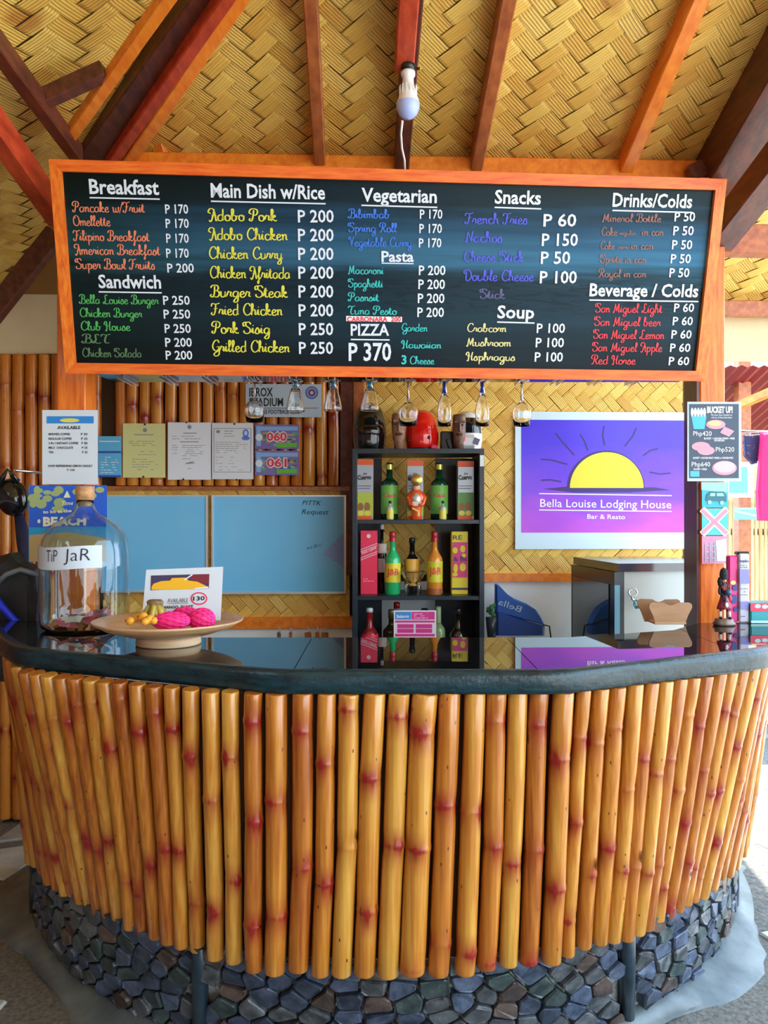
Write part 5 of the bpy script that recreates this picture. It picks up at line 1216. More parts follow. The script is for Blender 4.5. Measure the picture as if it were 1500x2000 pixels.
# bucket poster on right post
rp_ = Pl((0, 2.93, 0), (1,0.02,0), (0,0,1))
t = sheet('bucket_poster', rp_, 1342, 785, 1447, 940, S('poster_border', (.50,.66,.78), .4), 'dark poster of bucket meal offers with white lettering on the right post', 'poster', .003)
m = M(); poly(m, rp_, [(1346,789),(1443,789),(1443,934),(1346,934)][::-1], .004); link('dark_print', m, S('slate_print', (.035,.06,.11), .45), t)
m = M(); text(m, rp_, 'BUCKET UP!', 1381, 806, 1431, 806, 12, off=.045, lift=.005); text(m, rp_, 'Fill your beer bucket on', 1389, 812, 1430, 812, 3.5, lift=.005); text(m, rp_, 'with any of these bites below', 1389, 817, 1430, 817, 3.5, lift=.005)
text(m, rp_, 'Php420', 1354, 851, 1390, 851, 9, off=0, lift=.005); text(m, rp_, 'BUCKET + CHICKEN STRIPS + FRIES', 1375, 858, 1435, 858, 3.5, off=.02, lift=.005); text(m, rp_, 'OR NACHOS', 1395, 862, 1415, 862, 3.5, off=.02, lift=.005)
text(m, rp_, 'Php520', 1398, 882, 1434, 882, 9, off=0, lift=.005); text(m, rp_, 'BUCKET + CHICKEN FEAST, WINGS or CHICKEN POPS', 1354, 896, 1432, 896, 3.5, off=.02, lift=.005)
text(m, rp_, 'Php640', 1351, 911, 1387, 911, 9, off=0, lift=.005); text(m, rp_, 'BUCKET + PIZZA', 1355, 918, 1381, 918, 3.5, off=.02, lift=.005); link('lettering', m, S('poster_white', (.85,.9,.95), .5), t)
m = M(); poly(m, rp_, [(1350,812),(1380,812),(1376,838),(1355,838)][::-1], .005); poly(m, rp_, [(1348,920),(1366,920),(1366,931),(1348,931)][::-1], .005); link('bucket_print', m, S('cyan_print', (.06,.48,.72), .5), t)
m = M(); 
for x_ in (1352,1358,1364,1370,1376): disc(m, rp_, x_, 805, 3, 9, .0052, 10)
link('bottle_print', m, S('pale_bottle_print', (.62,.68,.75), .5), t)
m = M(); disc(m, rp_, 1398, 829, 19, 9, .0052); disc(m, rp_, 1369, 872, 18, 9, .0052); disc(m, rp_, 1379, 880, 17, 9, .0054); disc(m, rp_, 1415, 914, 24, 14, .0052, 24); poly(m, rp_, [(1415,833),(1434,842),(1424,853),(1406,845)][::-1], .0056); link('food_print', m, S('pinkish_food_print', (.70,.32,.42), .5), t)
m = M(); disc(m, rp_, 1396, 827, 13, 5, .0062); link('fries_print', m, S('fries_print', (.80,.72,.25), .5), t)
m = M(); disc(m, rp_, 1415, 912, 21, 11, .0062, 24); link('pizza_print', m, S('pizza_print', (.78,.50,.62), .5), t)
# coasters / stickers down the right post
sq = Pl((0, 2.922, 0), (1,0.02,0), (0,0,1))
t = sheet('square_sticker', sq, 1370, 942, 1421, 991, S('sticker_teal', (.02,.42,.58), .4), 'teal square coaster with an old camper van, topmost on the right post', 'sticker', .004)
m = M(); poly(m, sq, [(1370,942),(1421,942),(1421,962),(1370,957)][::-1], .005); link('cloud_print', m, S('sticker_pale', (.30,.62,.72), .5), t)
m = M(); poly(m, sq, [(1378,978),(1380,966),(1386,960),(1414,960),(1419,968),(1419,980)][::-1], .006); link('van_print', m, S('van_dark', (.02,.16,.22), .5), t)
m = M(); poly(m, sq, [(1388,963),(1397,963),(1397,969),(1386,969)][::-1], .007); poly(m, sq, [(1400,963),(1412,963),(1415,969),(1400,969)][::-1], .007); disc(m, sq, 1386, 981, 4, 4, .007); disc(m, sq, 1410, 982, 4, 4, .007); link('van_detail', m, S('sticker_pale', (.30,.62,.72), .5), t)
t = sheet('square_sticker', sq, 1370, 993, 1421, 1045, S('sticker_cyan', (.06,.52,.62), .4), 'square coaster with a pink and teal crossed flag on the right post', 'sticker', .004)
m = M(); line(m, sq, 1371, 994, 1420, 1044, 13, .005); line(m, sq, 1371, 1044, 1420, 994, 13, .0052); link('white_cross', m, S('sticker_white', (.72,.82,.86), .5), t)
m = M(); line(m, sq, 1371, 996, 1420, 1042, 7, .006); line(m, sq, 1371, 1042, 1420, 996, 7, .0062); link('pink_cross', m, S('sticker_pink', (.78,.28,.38), .5), t)
t = sheet('square_sticker', sq, 1370, 1047, 1421, 1101, S('sticker_rose', (.62,.26,.42), .4), 'rose square coaster with a phone box, lowest on the right post', 'sticker', .004)
m = M(); poly(m, sq, [(1398,1056),(1419,1052),(1420,1096),(1400,1096)][::-1], .005); link('pale_print', m, S('sticker_pale2', (.62,.72,.80), .5), t)
m = M(); 
for a in ((1378,1066,1396,1066),(1378,1078,1396,1078),(1378,1090,1396,1090),(1378,1060,1378,1098),(1387,1060,1387,1098),(1396,1060,1396,1098)): line(m, sq, *a, 2, .006)
link('box_print', m, S('box_grey', (.40,.50,.62), .5), t)
# ================================================================ FRIDGE
zf = 1.288
fx0, fy0 = .952, 3.3; fx1, fy1 = .884, 3.77; wx = .42
fr_ = thing('fridge', (1.2, 3.55, 0), 'grey counter-high fridge with a dark glass front behind the right side of the bar', 'fridge')
fgr = S('fridge_grey', (.42,.48,.47), .35); fdk = S('fridge_dark_trim', (.035,.045,.055), .25)
e1 = V(fx1-fx0, fy1-fy0, 0); e2 = V(e1.y, -e1.x, 0).normalized()
m = M(); o0 = V(fx0+.04, fy0, 0); cr4 = [o0, o0+e2*wx, o0+e2*wx+e1, o0+e1]
m.add([q for q in cr4]+[q+V(0,0,zf-.035) for q in cr4], [(3,2,1,0),(4,5,6,7),(0,1,5,4),(1,2,6,5),(2,3,7,6),(3,0,4,7)]); link('cabinet', m, fgr, fr_)
ct = [o0+V(-.03,-.02,0), o0+e2*wx+V(0,-.02,0), o0+e2*wx+e1, o0+e1+V(-.03,0,0)]
m = M(); m.add([q+V(0,0,zf-.034) for q in ct]+[q+V(0,0,zf) for q in ct], [(3,2,1,0),(4,5,6,7),(0,1,5,4),(1,2,6,5),(2,3,7,6),(3,0,4,7)]); link('top_cover', m, mat('fridge_top_gloss', (.05,.05,.07), .12, ior=1.8), fr_)
d0 = V(fx0, fy0, 0); 
m = M(); q4 = [d0+V(.038,0,0), d0+e1+V(.038,0,0), d0+e1, d0]
m.add([q+V(0,0,.12) for q in q4]+[q+V(0,0,zf-.036) for q in q4], [(3,2,1,0),(4,5,6,7),(0,1,5,4),(1,2,6,5),(2,3,7,6),(3,0,4,7)]); dr = link('door', m, fdk, fr_, label='dark framed glass door seen nearly edge on')
nl = V(-e1.y, e1.x, 0).normalized(); 
if nl.x > 0: nl = -nl
en = e1.normalized(); EL = e1.length
fp = Pl(d0+nl*.001, -en, (0,0,1))
m = M(); m.prism([(-EL+.03,.16),(-.05,.16),(-.05,zf-.09),(-EL+.03,zf-.09)], 0, .003, fp.T()); link('glass_pane', m, mat('dark_mirror_glass', (.02,.05,.07), .02, ior=2.4), dr)
m = M(); m.add([d0+V(0,-.002,.12), d0+V(.022,-.002,.12), d0+V(.022,-.002,zf-.09), d0+V(0,-.002,zf-.09)], [(0,1,2,3)]); link('edge_strip', m, S('pale_blue_seal', (.16,.42,.60), .25), dr, label='pale blue light strip on the door edge')
# opener stuck on the fridge side
oc = P(1238, 1170, 3.285)
op = thing('bottle_opener', oc, 'shiny bottle opener with teal key charm stuck to the fridge side', 'bottle opener')
pf = Pl(oc, (1,.0,0), (0,0,1))
m = M(); ringc = pf.hit(1236, 1157); m.tube([ringc+V(.017*math.cos(a), 0, .015*math.sin(a)) for a in [i*math.pi/8 for i in range(17)]], .0035, 6, caps=False); m.tube([ringc+V(-.006,0,-.014), ringc+V(-.002,0,-.030), ringc+V(.006,0,-.03)], .005, 6); link('opener', m, metal, op)
m = M(); cc = pf.hit(1244, 1180); r = random.Random(3)
for k in range(9): m.tube([cc+V(r.uniform(-.018,.018),-.004,r.uniform(-.02,.022)), cc+V(r.uniform(-.018,.018),-.006,r.uniform(-.02,.022))], .0025, 5)
m.tube([cc+V(.014*math.cos(a), -.003, .016*math.sin(a)) for a in [i*math.pi/6 for i in range(13)]], .0025, 6, caps=False); link('charm', m, S('teal_beads', (.06,.32,.36), .3), op)
# blue folding bag behind the bar, seen from behind
fb = P(968, 1232, 3.8)
bag = thing('blue_fabric_banner', P(1010, 1240, 3.8), 'folded blue fabric banner with pale mirrored lettering against the white wall', 'banner')
bb = Pl((0, 3.8, 0), (1,0,0), (0,0,1))
navy = S('royal_blue_cloth', (.015,.10,.42), .6); navy2 = S('deep_blue_cloth', (.008,.05,.28), .6)
def pxprism(pl_, pts, z0, z1, bev=0):
    m = M(); m.prism([pl_.uv(*q) for q in pts][::-1], z0, z1, pl_.T(), bev=bev); return m
link('upper_flap', pxprism(bb, [(967,1141),(972,1141),(990,1160),(1006,1170),(1030,1180),(1046,1190),(1056,1205),(1063,1220),(1000,1205),(967,1196)], -.02, .02, .01), navy, bag)
link('lower_flap', pxprism(bb, [(967,1192),(985,1198),(1030,1214),(1062,1222),(1061,1240),(967,1240)], -.03, .035, .012), navy2, bag)
m = M(); m.tube([bb.hit(1060,1220), bb.hit(1073,1223), bb.hit(1076,1245)], .004, 6); link('rod', m, capb, bag)
m = M(); tv, tf, tw = sans_geo('Bella', .0, 0.)
a = bb.hit(1016, 1196, .024); b_ = bb.hit(972, 1180, .024); u = (b_-a).normalized(); Lr = (b_-a).length; v = V(-u.z, 0, u.x); 
if v.z < 0: v = -v
m.add([a+u*(q.x/tw*Lr)+v*(q.y*12*3.8/F) for q in tv], tf); link('mirrored_lettering', m, S('pale_blue_lettering', (.45,.60,.80), .5), bag)
gp = P(960, 1205, 3.78); pt = thing('plant', P(958,1240,3.78), 'small green plant in a dark pot between shelf and blue banner', 'plant')
m = M()
for k in range(7):
    a = k*.9; m.ell(gp+V(.012*math.cos(a), .01*math.sin(a), .03+.012*(k-3)*.6), (.016,.004,.010), 8, 5, rot=Matrix.Rotation(a, 3, 'Y'))
link('foliage', m, S('leaf_green', (.03,.16,.05), .5), pt)
m = M(); m.lathe([(.001,-.1),(.02,-.1),(.028,.0),(.001,.0)], gp+V(0,0,.0), 12); link('pot', m, fdk, pt)
# white paper/lid on the lower counter reflected at the bar edge is left to the mirror gloss
# ================================================================ ON THE BAR
# tip jar
jc = V(-.994, 2.655, ZC+.001); s_ = 2.655/F
jar = thing('tip_jar', jc, 'big glass demijohn tip jar with cork and banknotes at the left of the bar', 'jar')
jg = mat('bluish_clear_glass', (.86,.96,1.0), .0, trans=1., ior=1.42)
po = [(.001,0),(70,0),(80,6),(83,16),(84,40),(84,110),(83,150),(80,172),(72,190),(58,204),(42,214),(28,222),(20,232),(17,242),(16,250)]
pi2 = [(max(r-2.2, .5), max(z, 4)) for r, z in po]
m = M(); m.lathe([(r*s_, z*s_) for r, z in po]+[(r*s_, z*s_) for r, z in pi2[::-1]], jc, 40); link('glass_body', m, jg, jar)
m = M(); m.lathe([(.001,238*s_),(13*s_,238*s_),(13.5*s_,251*s_),(17.5*s_,251*s_),(18*s_,277*s_),(.001,278*s_)], jc, 22); link('cork', m, mat('cork', (.45,.22,.09), .8, c2=(.68,.40,.20), ns=45, bump=.5), jar)
m = M(); R1 = 84.8*s_
def jw(q): 
    a_ = max(-1.45, min(1.45, (q.x-jc.x)/R1)); return V(jc.x+R1*1.004*math.sin(a_), jc.y-R1*1.004*math.cos(a_), q.z)
am = []
for i in range(17):
    a_ = -1.15+1.87*i/16
    for z in (121, 163): am.append(jc+V(R1*math.sin(a_), -R1*math.cos(a_), z*s_+(2*s_*math.sin(a_*3))))
m.add(am, [(2*i, 2*i+2, 2*i+3, 2*i+1) for i in range(16)], smooth=True); lb = link('label', m, S('jar_label', (.62,.72,.84), .6), jar, label='white paper label reading tip jar')
jp = Pl((jc.x, jc.y-R1, jc.z), (1,0,0), (0,0,1))
m = M(); text(m, jp, 'TiP', 84, 1098, 112, 1097, 24, off=-.01, shear=.1, warp=jw); text(m, jp, 'JaR', 124, 1096, 174, 1095, 25, off=-.01, shear=.08, warp=jw); 
m.v = [V(jc.x, jc.y, q.z)+(V(q.x-jc.x, q.y-jc.y, 0)*1.006) for q in m.v]
link('label_lettering', m, ink, lb)
notes = [S('note_pink', (.85,.34,.38), .6), S('note_orange', (.92,.34,.15), .6), S('note_violet', (.30,.26,.58), .6), S('note_cream', (.82,.72,.60), .6), S('note_red', (.62,.12,.14), .6)]
r = random.Random(9); nd_ = [S('note_pink2', (.7,.3,.35))]
for k in range(20):
    a_ = r.uniform(0, 6.28); rr = r.uniform(.02, .095); h_ = .022+r.uniform(0, .045)*(1-(rr/.14))
    c = jc+V(rr*math.cos(a_), rr*math.sin(a_)*.95, h_)
    rot = Matrix.Rotation(r.uniform(0,6.28),3,'Z') @ Matrix.Rotation(r.uniform(-.6,.6),3,'X') @ Matrix.Rotation(r.uniform(-.4,.4),3,'Y')
    m = M(); nx_ = 6; L_, w_ = r.uniform(.05,.075), .035; cur = r.uniform(-2.5, 2.5)
    for i in range(nx_+1):
        t_ = i/nx_-.5
        for sg in (-1, 1): m.v.append(c+rot @ V(t_*L_, sg*w_/2, .012*math.sin(t_*cur*2)))
    for i in range(nx_): m.f.append((2*i, 2*i+1, 2*i+3, 2*i+2)); m.m.append(0); m.sm.append(True)
    # give each note a little thickness
    b0 = len(m.v); m.v += [q+rot @ V(0,0,.0004) for q in m.v[:b0]]; m.f += [tuple(b0+i for i in f[::-1]) for f in m.f[:nx_]]; m.m += [0]*nx_; m.sm += [True]*nx_
    col_i = k % 5; 
    tag(link('banknote', m, notes[col_i], loc=c), ('pink','orange','violet','cream','red')[col_i]+' crumpled banknote inside the tip jar, '+('in the middle' if rr < .035 else ('front' if c.y < jc.y else 'back')+(' left' if c.x < jc.x-.03 else ' right' if c.x > jc.x+.03 else ' centre')), 'banknote', 'banknotes in the tip jar')
# pedestal plate
pc = V(-.632, 2.345, ZC+.001); s_ = 2.345/F
pl8 = thing('pedestal_plate', pc, 'wide turned wooden fruit plate on a pale ring foot', 'plate')
m = M(); m.lathe([(.06,.020),(.085,.024),(.13,.032),(.18,.048),(.214,.066),(.217,.071),(.213,.073),(.175,.056),(.12,.041),(.06,.034),(.001,.033)], pc, 56); link('dish', m, w_plate, pl8)
m = M(); m.lathe([(.001,.026),(.088,.026),(.092,.018),(.094,.004),(.092,0),(.001,0)], pc, 40); link('foot', m, mat('pale_foot_wood', (.66,.42,.22), .45, c2=(.80,.58,.36), ns=6, st=(1,1,20)), pl8)
# card standing on the plate
cq = P(357, 1205, 2.40); cp = Pl((cq.x, 2.43, ZC+.035), (1,.02,0), (0,.22,1))
t = thing('price_card', cp.hit(357, 1215), 'white card advertising mango and banana shakes standing on the fruit plate', 'card')
link('sheet', pxprism(cp, [(286,1113),(436,1107),(431,1212),(277,1214)], 0, .002), S('list_white', (.66,.76,.86), .5), t)
m = M(); poly(m, cp, [(295,1124),(409,1121),(408,1149),(294,1153)][::-1], .003); link('photo_dark', m, S('photo_navy', (.05,.04,.12), .5), t)
m = M(); poly(m, cp, [(372,1122),(409,1121),(408,1140),(372,1138)][::-1], .0034); link('photo_maroon', m, S('photo_maroon', (.20,.02,.04), .5), t)
m = M(); poly(m, cp, [(296,1146),(300,1140),(315,1135),(332,1134),(336,1129),(364,1128),(368,1134),(385,1136),(400,1143),(407,1147),(407,1149),(330,1152),(296,1152)][::-1], .0038); link('mango_print', m, S('mango_yellow', (.88,.50,.02), .5), t)
m = M(); line(m, cp, 360, 1133, 376, 1122, 2.5, .0044); line(m, cp, 380, 1150, 407, 1147, 3, .0044); link('straw_print', m, white, t)
m = M(); text(m, cp, 'AVAILABLE', 327, 1177, 367, 1176, 8, lift=.003, off=-.005); text(m, cp, '130', 377, 1173, 400, 1172, 8, off=.03, lift=.0046); text(m, cp, 'MANGO  SHAKE', 318, 1189, 377, 1187, 5.5, off=.03, lift=.003); text(m, cp, 'BANANA SHAKE', 318, 1199, 377, 1198, 5.5, off=.03, lift=.003); line(m, cp, 327, 1179, 367, 1178, .8, .003); link('lettering', m, ink, t)
m = M(); disc(m, cp, 388.5, 1169, 16.5, 12.5, .003, 28); link('red_ring', m, S('ring_red', (.80,.03,.12), .5), t); m = M(); disc(m, cp, 388.5, 1169, 13.5, 10, .0038, 28); link('ring_inside', m, S('list_white', (.66,.76,.86)), t)
# fruit
netm = mat('pink_foam_net', (.95,.02,.28), .45)
def netted(c, rx_, ry_, rz_, label, rz=0.):
    t = thing('netted_fruit', c-V(0,0,rz_), label, 'fruit', 'fruit wrapped in pink foam nets')
    rot = Matrix.Rotation(rz, 3, 'Z')
    m = M(); m.ell(c, (rx_*.95,ry_*.95,rz_*.95), 20, 12, rot=rot); link('fruit', m, S('net_under', (.92,.05,.25), .5), t)
    m = M(); 
    for sgn in (1, -1):
        for k in range(13):
            ps = []
            for i in range(15):
                th_ = math.pi*(i+.35)/14.7; ph = 2*math.pi*k/13+sgn*i*.13
                ps.append(c+rot @ V(-math.cos(th_)*rx_, math.sin(th_)*math.cos(ph)*ry_, math.sin(th_)*math.sin(ph)*rz_))
            m.tube(ps, .0022, 5, caps=False)
    link('foam_net', m, netm, t)
netted(P(334,1213,2.26), .052, .032, .025, 'long fruit in a pink foam net lying at the front of the plate', .15)
netted(P(394,1209,2.31), .038, .036, .031, 'round fruit in a pink foam net at the right of the plate')
netted(P(362,1204,2.37), .042, .032, .028, 'fruit in a pink foam net behind the other two')
# loose small yellow fruit
yf = mat('yellow_orange_fruit', (.75,.28,.02), .4, c2=(.82,.45,.04), ns=30)
r = random.Random(6)
for k, (px, py, dd, rr, lb) in enumerate(((254,1213,2.20,.012,'small orange-yellow fruit at the far left of the plate'),(266,1207,2.24,.012,'small orange-yellow fruit second from the left on the plate'),(279,1205,2.22,.014,'bigger orange-yellow fruit in the middle of the small ones'),(292,1210,2.2,.013,'small orange-yellow fruit touching the pink netted fruit'),(283,1214,2.18,.010,'tiny orange fruit lying foremost on the plate'),(300,1212,2.2,.011,'tiny orange fruit tucked against the pink net'))):
    c = P(px, py, dd); t = thing('small_fruit', c-V(0,0,rr), lb, 'fruit', 'small yellow fruits on the plate')
    m = M(); m.ell(c, (rr*1.15, rr, rr), 12, 8, rot=Matrix.Rotation(r.random()*3,3,'Z')); link('flesh', m, yf, t)
    m = M(); m.ell(c+V(-rr*.8,-rr*.55,.002), (.003,.003,.003), 6, 4); link('stem', m, w_dark, t)
# bunch of bananas, tips up
bcn = P(303, 1222, 2.28); t = thing('banana_bunch', bcn, 'small bunch of green-brown finger bananas leaning on the card', 'banana bunch')
bg_ = mat('green_brown_banana', (.16,.14,.02), .45, c2=(.50,.38,.06), ns=25, st=(1,1,.3))
for k in range(12):
    a = k*2*math.pi/12; rr = .020 if k % 2 else .011
    top = bcn+V(0,0,.062); q = [top, top+V(rr*math.cos(a)*.8, rr*math.sin(a)*.8-.004, -.008), top+V(rr*math.cos(a)*1.5, rr*math.sin(a)*1.5-.006, -.028), top+V(rr*math.cos(a)*1.2, rr*math.sin(a)*1.2-.008, -.050)]
    m = M(); m.tube(q, [.005,.0085,.0085,.003], 7); link('banana', m, bg_, t)
m = M(); m.lathe([(.001,.056),(.022,.058),(.025,.068),(.019,.074),(.001,.073)], bcn, 12, sy_=.8); link('crown', m, mat('crown_brown', (.10,.06,.03), .7, c2=(.34,.22,.12), ns=60, bump=.6), t)
# fan shaped holder
hc = V(P(1306, 1216, 2.76).x, 2.77, ZC+.001); hp_ = Pl(hc+V(0,-.02,0), (1,0,0), (0,-.06,1)); hp2 = Pl(hc+V(-.016,.04,0), (1,-.1,0), (0,.15,1))
ht = thing('napkin_holder', hc, 'tan fan-shaped wooden napkin holder on the right side of the bar', 'napkin holder')
hm = mat('tan_veneer', (.42,.22,.10), .45, c2=(.56,.32,.17), ns=5, st=(1,1,4)); 
def fan(w0, w1, h):
    pts = [(-w0,0),(w0,0)]
    pts += [(w1*.82+ .0, h*.42),(w1*1.0,h*.78),(w1*.98,h*.93),(w1*.86,h)]
    pts += [(w1*.30,h*.985),(w1*.14,h*.90),(0,h*.87),(-w1*.14,h*.90),(-w1*.30,h*.985)]
    pts += [(-w1*.86,h),(-w1*.98,h*.93),(-w1*1.0,h*.78),(-w1*.82,h*.42)]
    return pts
m = M(); m.prism(fan(.050,.074,.076), 0, .006, hp_.T()); link('front_panel', m, hm, ht)
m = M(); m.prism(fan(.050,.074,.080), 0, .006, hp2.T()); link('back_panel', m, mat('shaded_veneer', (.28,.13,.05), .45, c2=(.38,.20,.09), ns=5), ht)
m = M(); m.box(hc+V(0,.015,.004), (.11,.085,.008), bev=.002); link('base', m, w_plate, ht)
# bagpiper figurine
gc = V(P(1413, 1218, 2.74).x, 2.735, ZC+.001); s_ = 2.735/F
pg = thing('piper_figurine', gc, 'bagpiper figurine in red tartan kilt and tall black fur hat on a round base', 'figurine')
m = M(); m.lathe([(.001,-0),(20*s_,0),(22*s_,3*s_),(20*s_,6*s_),(18*s_,8*s_),(18*s_,12*s_),(.001,12*s_)], gc, 28, sy_=.8); link('base', m, mat('figurine_base', (.10,.06,.05), .3, c2=(.30,.22,.18), ns=20), pg)
# body: one skinned surface
def skin(name, nodes, edges, mt, par, sub=1, label=None):
    me = bpy.data.meshes.new(name); me.from_pydata([tuple(INV[par.name] @ Vector(n_[0])) for n_ in nodes], edges, [])
    o = bpy.data.objects.new(name, me); COL.objects.link(o)
    md = o.modifiers.new('skin', 'SKIN'); me.skin_vertices.new() if not me.skin_vertices else None
    for i, n_ in enumerate(nodes): me.skin_vertices[0].data[i].radius = (n_[1], n_[2] if len(n_) > 2 else n_[1])
    me.skin_vertices[0].data[0].use_root = True
    sd = o.modifiers.new('sub', 'SUBSURF'); sd.levels = sub; sd.render_levels = sub
    dg = bpy.context.evaluated_depsgraph_get(); m2 = bpy.data.meshes.new_from_object(o.evaluated_get(dg)); bpy.data.objects.remove(o)
    m2.materials.clear(); m2.materials.append(mt); m2.polygons.foreach_set('use_smooth', [True]*len(m2.polygons))
    o = bpy.data.objects.new(name, m2); COL.objects.link(o); o.parent = par; INV[o.name] = INV[par.name]
    if label: o['label'] = label
    return o
def g(x_, y_, z_): return gc+V(x_*s_, y_*s_, z_*s_)
nodes = [(g(0,0,52), 6*s_),(g(0,0,64), 6.5*s_),(g(0,0,74), 7*s_),(g(0,0,80), 3*s_),(g(-1,-1,86), 4.5*s_),
 (g(-5,0,38), 3.6*s_),(g(-7,0,24), 2.6*s_),(g(-8,-1,13), 2.4*s_),(g(5,0,38), 3.6*s_),(g(8,-2,24), 2.6*s_),(g(9,-3,13), 2.4*s_),
 (g(-8,0,74), 3.4*s_),(g(-11,-3,62), 3*s_),(g(-4,-8,58), 2.2*s_),(g(8,0,74), 3.4*s_),(g(11,-4,62), 3*s_),(g(4,-9,56), 2.2*s_)]
edges = [(0,1),(1,2),(2,3),(3,4),(0,5),(5,6),(6,7),(0,8),(8,9),(9,10),(2,11),(11,12),(12,13),(2,14),(14,15),(15,16)]
skin('body', nodes, edges, S('figurine_black_jacket', (.015,.015,.03), .35), pg)
m = M(); m.lathe([(7*s_,56*s_),(9*s_,48*s_),(13*s_,36*s_),(14*s_,31*s_),(12.5*s_,31*s_),(7*s_,40*s_)], gc, 18, sy_=.85); link('kilt', m, mat('red_tartan', (.42,.02,.03), .5, c2=(.10,.01,.06), ns=120), pg)
m = M(); m.ell(g(-1,-2,87), (4.6*s_,4.6*s_,5.4*s_)); m.ell(g(-1.5,-6.6,86.5), (1*s_,1.2*s_,1.2*s_), 6, 5); link('face', m, S('figurine_skin', (.62,.32,.20), .5), pg)
m = M(); m.lathe([(5*s_,88*s_),(7.5*s_,91*s_),(8*s_,99*s_),(6.5*s_,107*s_),(3*s_,111*s_),(.001,112*s_)], gc+V(-1*s_,-1*s_,0), 16); m.tube([g(-6,0,92), g(-8,1,84), g(-9,2,76)], [5*s_,5*s_,2*s_], 8); link('fur_hat', m, mat('black_fur', (.010,.010,.014), .8, c2=(.03,.03,.04), ns=200, bump=1.), pg)
m = M(); m.ell(g(3,-10,64), (7*s_,6*s_,6*s_)); m.ell(g(-2,-9,50), (4*s_,2*s_,5*s_)); link('pipe_bag', m, S('figurine_blue', (.03,.05,.16), .4), pg)
m = M(); 
for q in (-2, 1, 4): m.tube([g(6+q*.5,-7,68), g(3+q*2.2,2,92)], 1*s_, 6)
m.tube([g(0,-13,60), g(-3,-12,46)], .9*s_, 6); m.tube([g(0,-12,66), g(-1,-8,85)], .8*s_, 6); link('pipes', m, S('figurine_brown_pipes', (.22,.05,.03), .4), pg)
m = M(); m.tube([g(-8,-6,76), g(0,-9,66), g(8,-6,58)], 1.8*s_, 6); m.tube([g(9,-3,62), g(12,4,50), g(10,6,42)], [3*s_,5*s_,4*s_], 8); link('sash', m, S('figurine_red', (.60,.03,.04), .5), pg)
m = M(); m.ell(g(0,-12,40), (3.4*s_,2*s_,5*s_)); link('sporran', m, white, pg)
for sx_, yy, xo in ((-1,-1,-8),(1,-3,9)):
    m = M(); m.tube([g(xo*.95,yy,27), g(xo,yy,20), g(xo,yy,14)], [3.4*s_,3.2*s_,2.8*s_], 9); link('sock', m, S('figurine_sock', (.75,.62,.60), .6), pg)
    m = M(); m.ell(g(xo,yy-3,14), (3.2*s_,6*s_,2.6*s_)); link('shoe', m, capb, pg)
# packages at the right end
def simple_box(name, px0, px1, y0, d, mt, label, dep, cat='box', group=None):
    a, b_ = P(px0,1000,d).x, P(px1,1000,d).x; zt_ = zpx(y0, d); c = V((a+b_)/2, d+dep/2, ZC+.001)
    t = thing(name, c, label, cat, group); m = M(); m.box(c+V(0,0,(zt_-ZC)/2), (b_-a, dep, zt_-ZC), bev=.004); link('body', m, mt, t); return t, Pl((0,d,0),(1,0,0),(0,0,1))
t, q = simple_box('slim_packet', 1424, 1443, 1086, 2.80, S('hot_pink_card', (.80,.02,.26), .35), 'tall hot pink packet behind the bagpiper figurine', .03, 'packet')
m = M()
for k, (x_, y_, a, b_) in enumerate(((1436,1148,5,6),(1434,1170,6,9),(1438,1190,5,5))): disc(m, q, x_, y_, a, b_, .004)
link('dark_print', m, S('navy_print', (.05,.06,.30), .5), t); m = M(); disc(m, q, 1432, 1138, 5, 4, .005); link('gold_print', m, goldc, t)
t, q = simple_box('slim_packet', 1444, 1464, 1082, 2.79, S('silver_lilac_card', (.55,.56,.72), .25), 'tall silver and lilac packet right of the bagpiper figurine', .03, 'packet')
m = M(); poly(m, q, [(1445,1112),(1463,1112),(1463,1140),(1445,1140)][::-1], .004); poly(m, q, [(1446,1175),(1463,1175),(1463,1190),(1446,1190)][::-1], .004); link('lilac_print', m, S('lilac_print', (.25,.26,.62), .5), t)
m = M(); text(m, q, 'kopiko', 1445, 1098, 1463, 1098, 5, off=.03, lift=.005); greek(m, q, 1447, 1461, [1104,1108,1150,1156,1162,1198,1204], 1, .005, 5); link('lettering', m, ink, t)
m = M(); c = P(1453,1084,2.80); m.box(c+V(0,.015,.006), (.045,.034,.012), bev=.005); link('black_top', m, capb, t)
t, q = simple_box('carton_box', 1466, 1520, 1178, 2.78, S('teal_card', (.02,.35,.40), .4), 'red and teal small box at the right end of the bar', .08)
m = M(); poly(m, q, [(1466,1178),(1520,1178),(1520,1194),(1466,1194)][::-1], .003); link('red_print', m, redcard, t); m = M(); disc(m, q, 1480, 1184, 6, 4, .004); disc(m, q, 1494, 1185, 6, 4, .004); poly(m, q, [(1467,1212),(1520,1212),(1520,1217),(1467,1217)][::-1], .004); link('white_print', m, S('pale_teal', (.5,.8,.8), .5), t)
# ================================================================ FAR RIGHT, OUTSIDE
fn = thing('bamboo_fence', (2.7, 6, 0), 'tall fence of thin upright bamboo canes outside at the right', 'fence')
cane = mat('pale_cane', (.50,.36,.13), .5, c2=(.72,.56,.26), ns=30, st=(1,1,.1), rnd=.2); r = random.Random(8)
for k in range(42):
    x_ = 2.35+k*.034; m = M(); zt_ = 1.60+r.uniform(-.04,.04); lean = r.uniform(-.01,.01)
    m.tube([V(x_,6,.0), V(x_+lean*.5,6+r.uniform(-.01,.01),zt_/2), V(x_+lean,6,zt_)], r.uniform(.011,.014), 7); link('cane', m, cane, fn)
for z_ in (.5, 1.35): m = M(); m.beam((2.3,6.03,z_), (3.8,6.03,z_), .03, .05); link('rail', m, w_raft, fn)
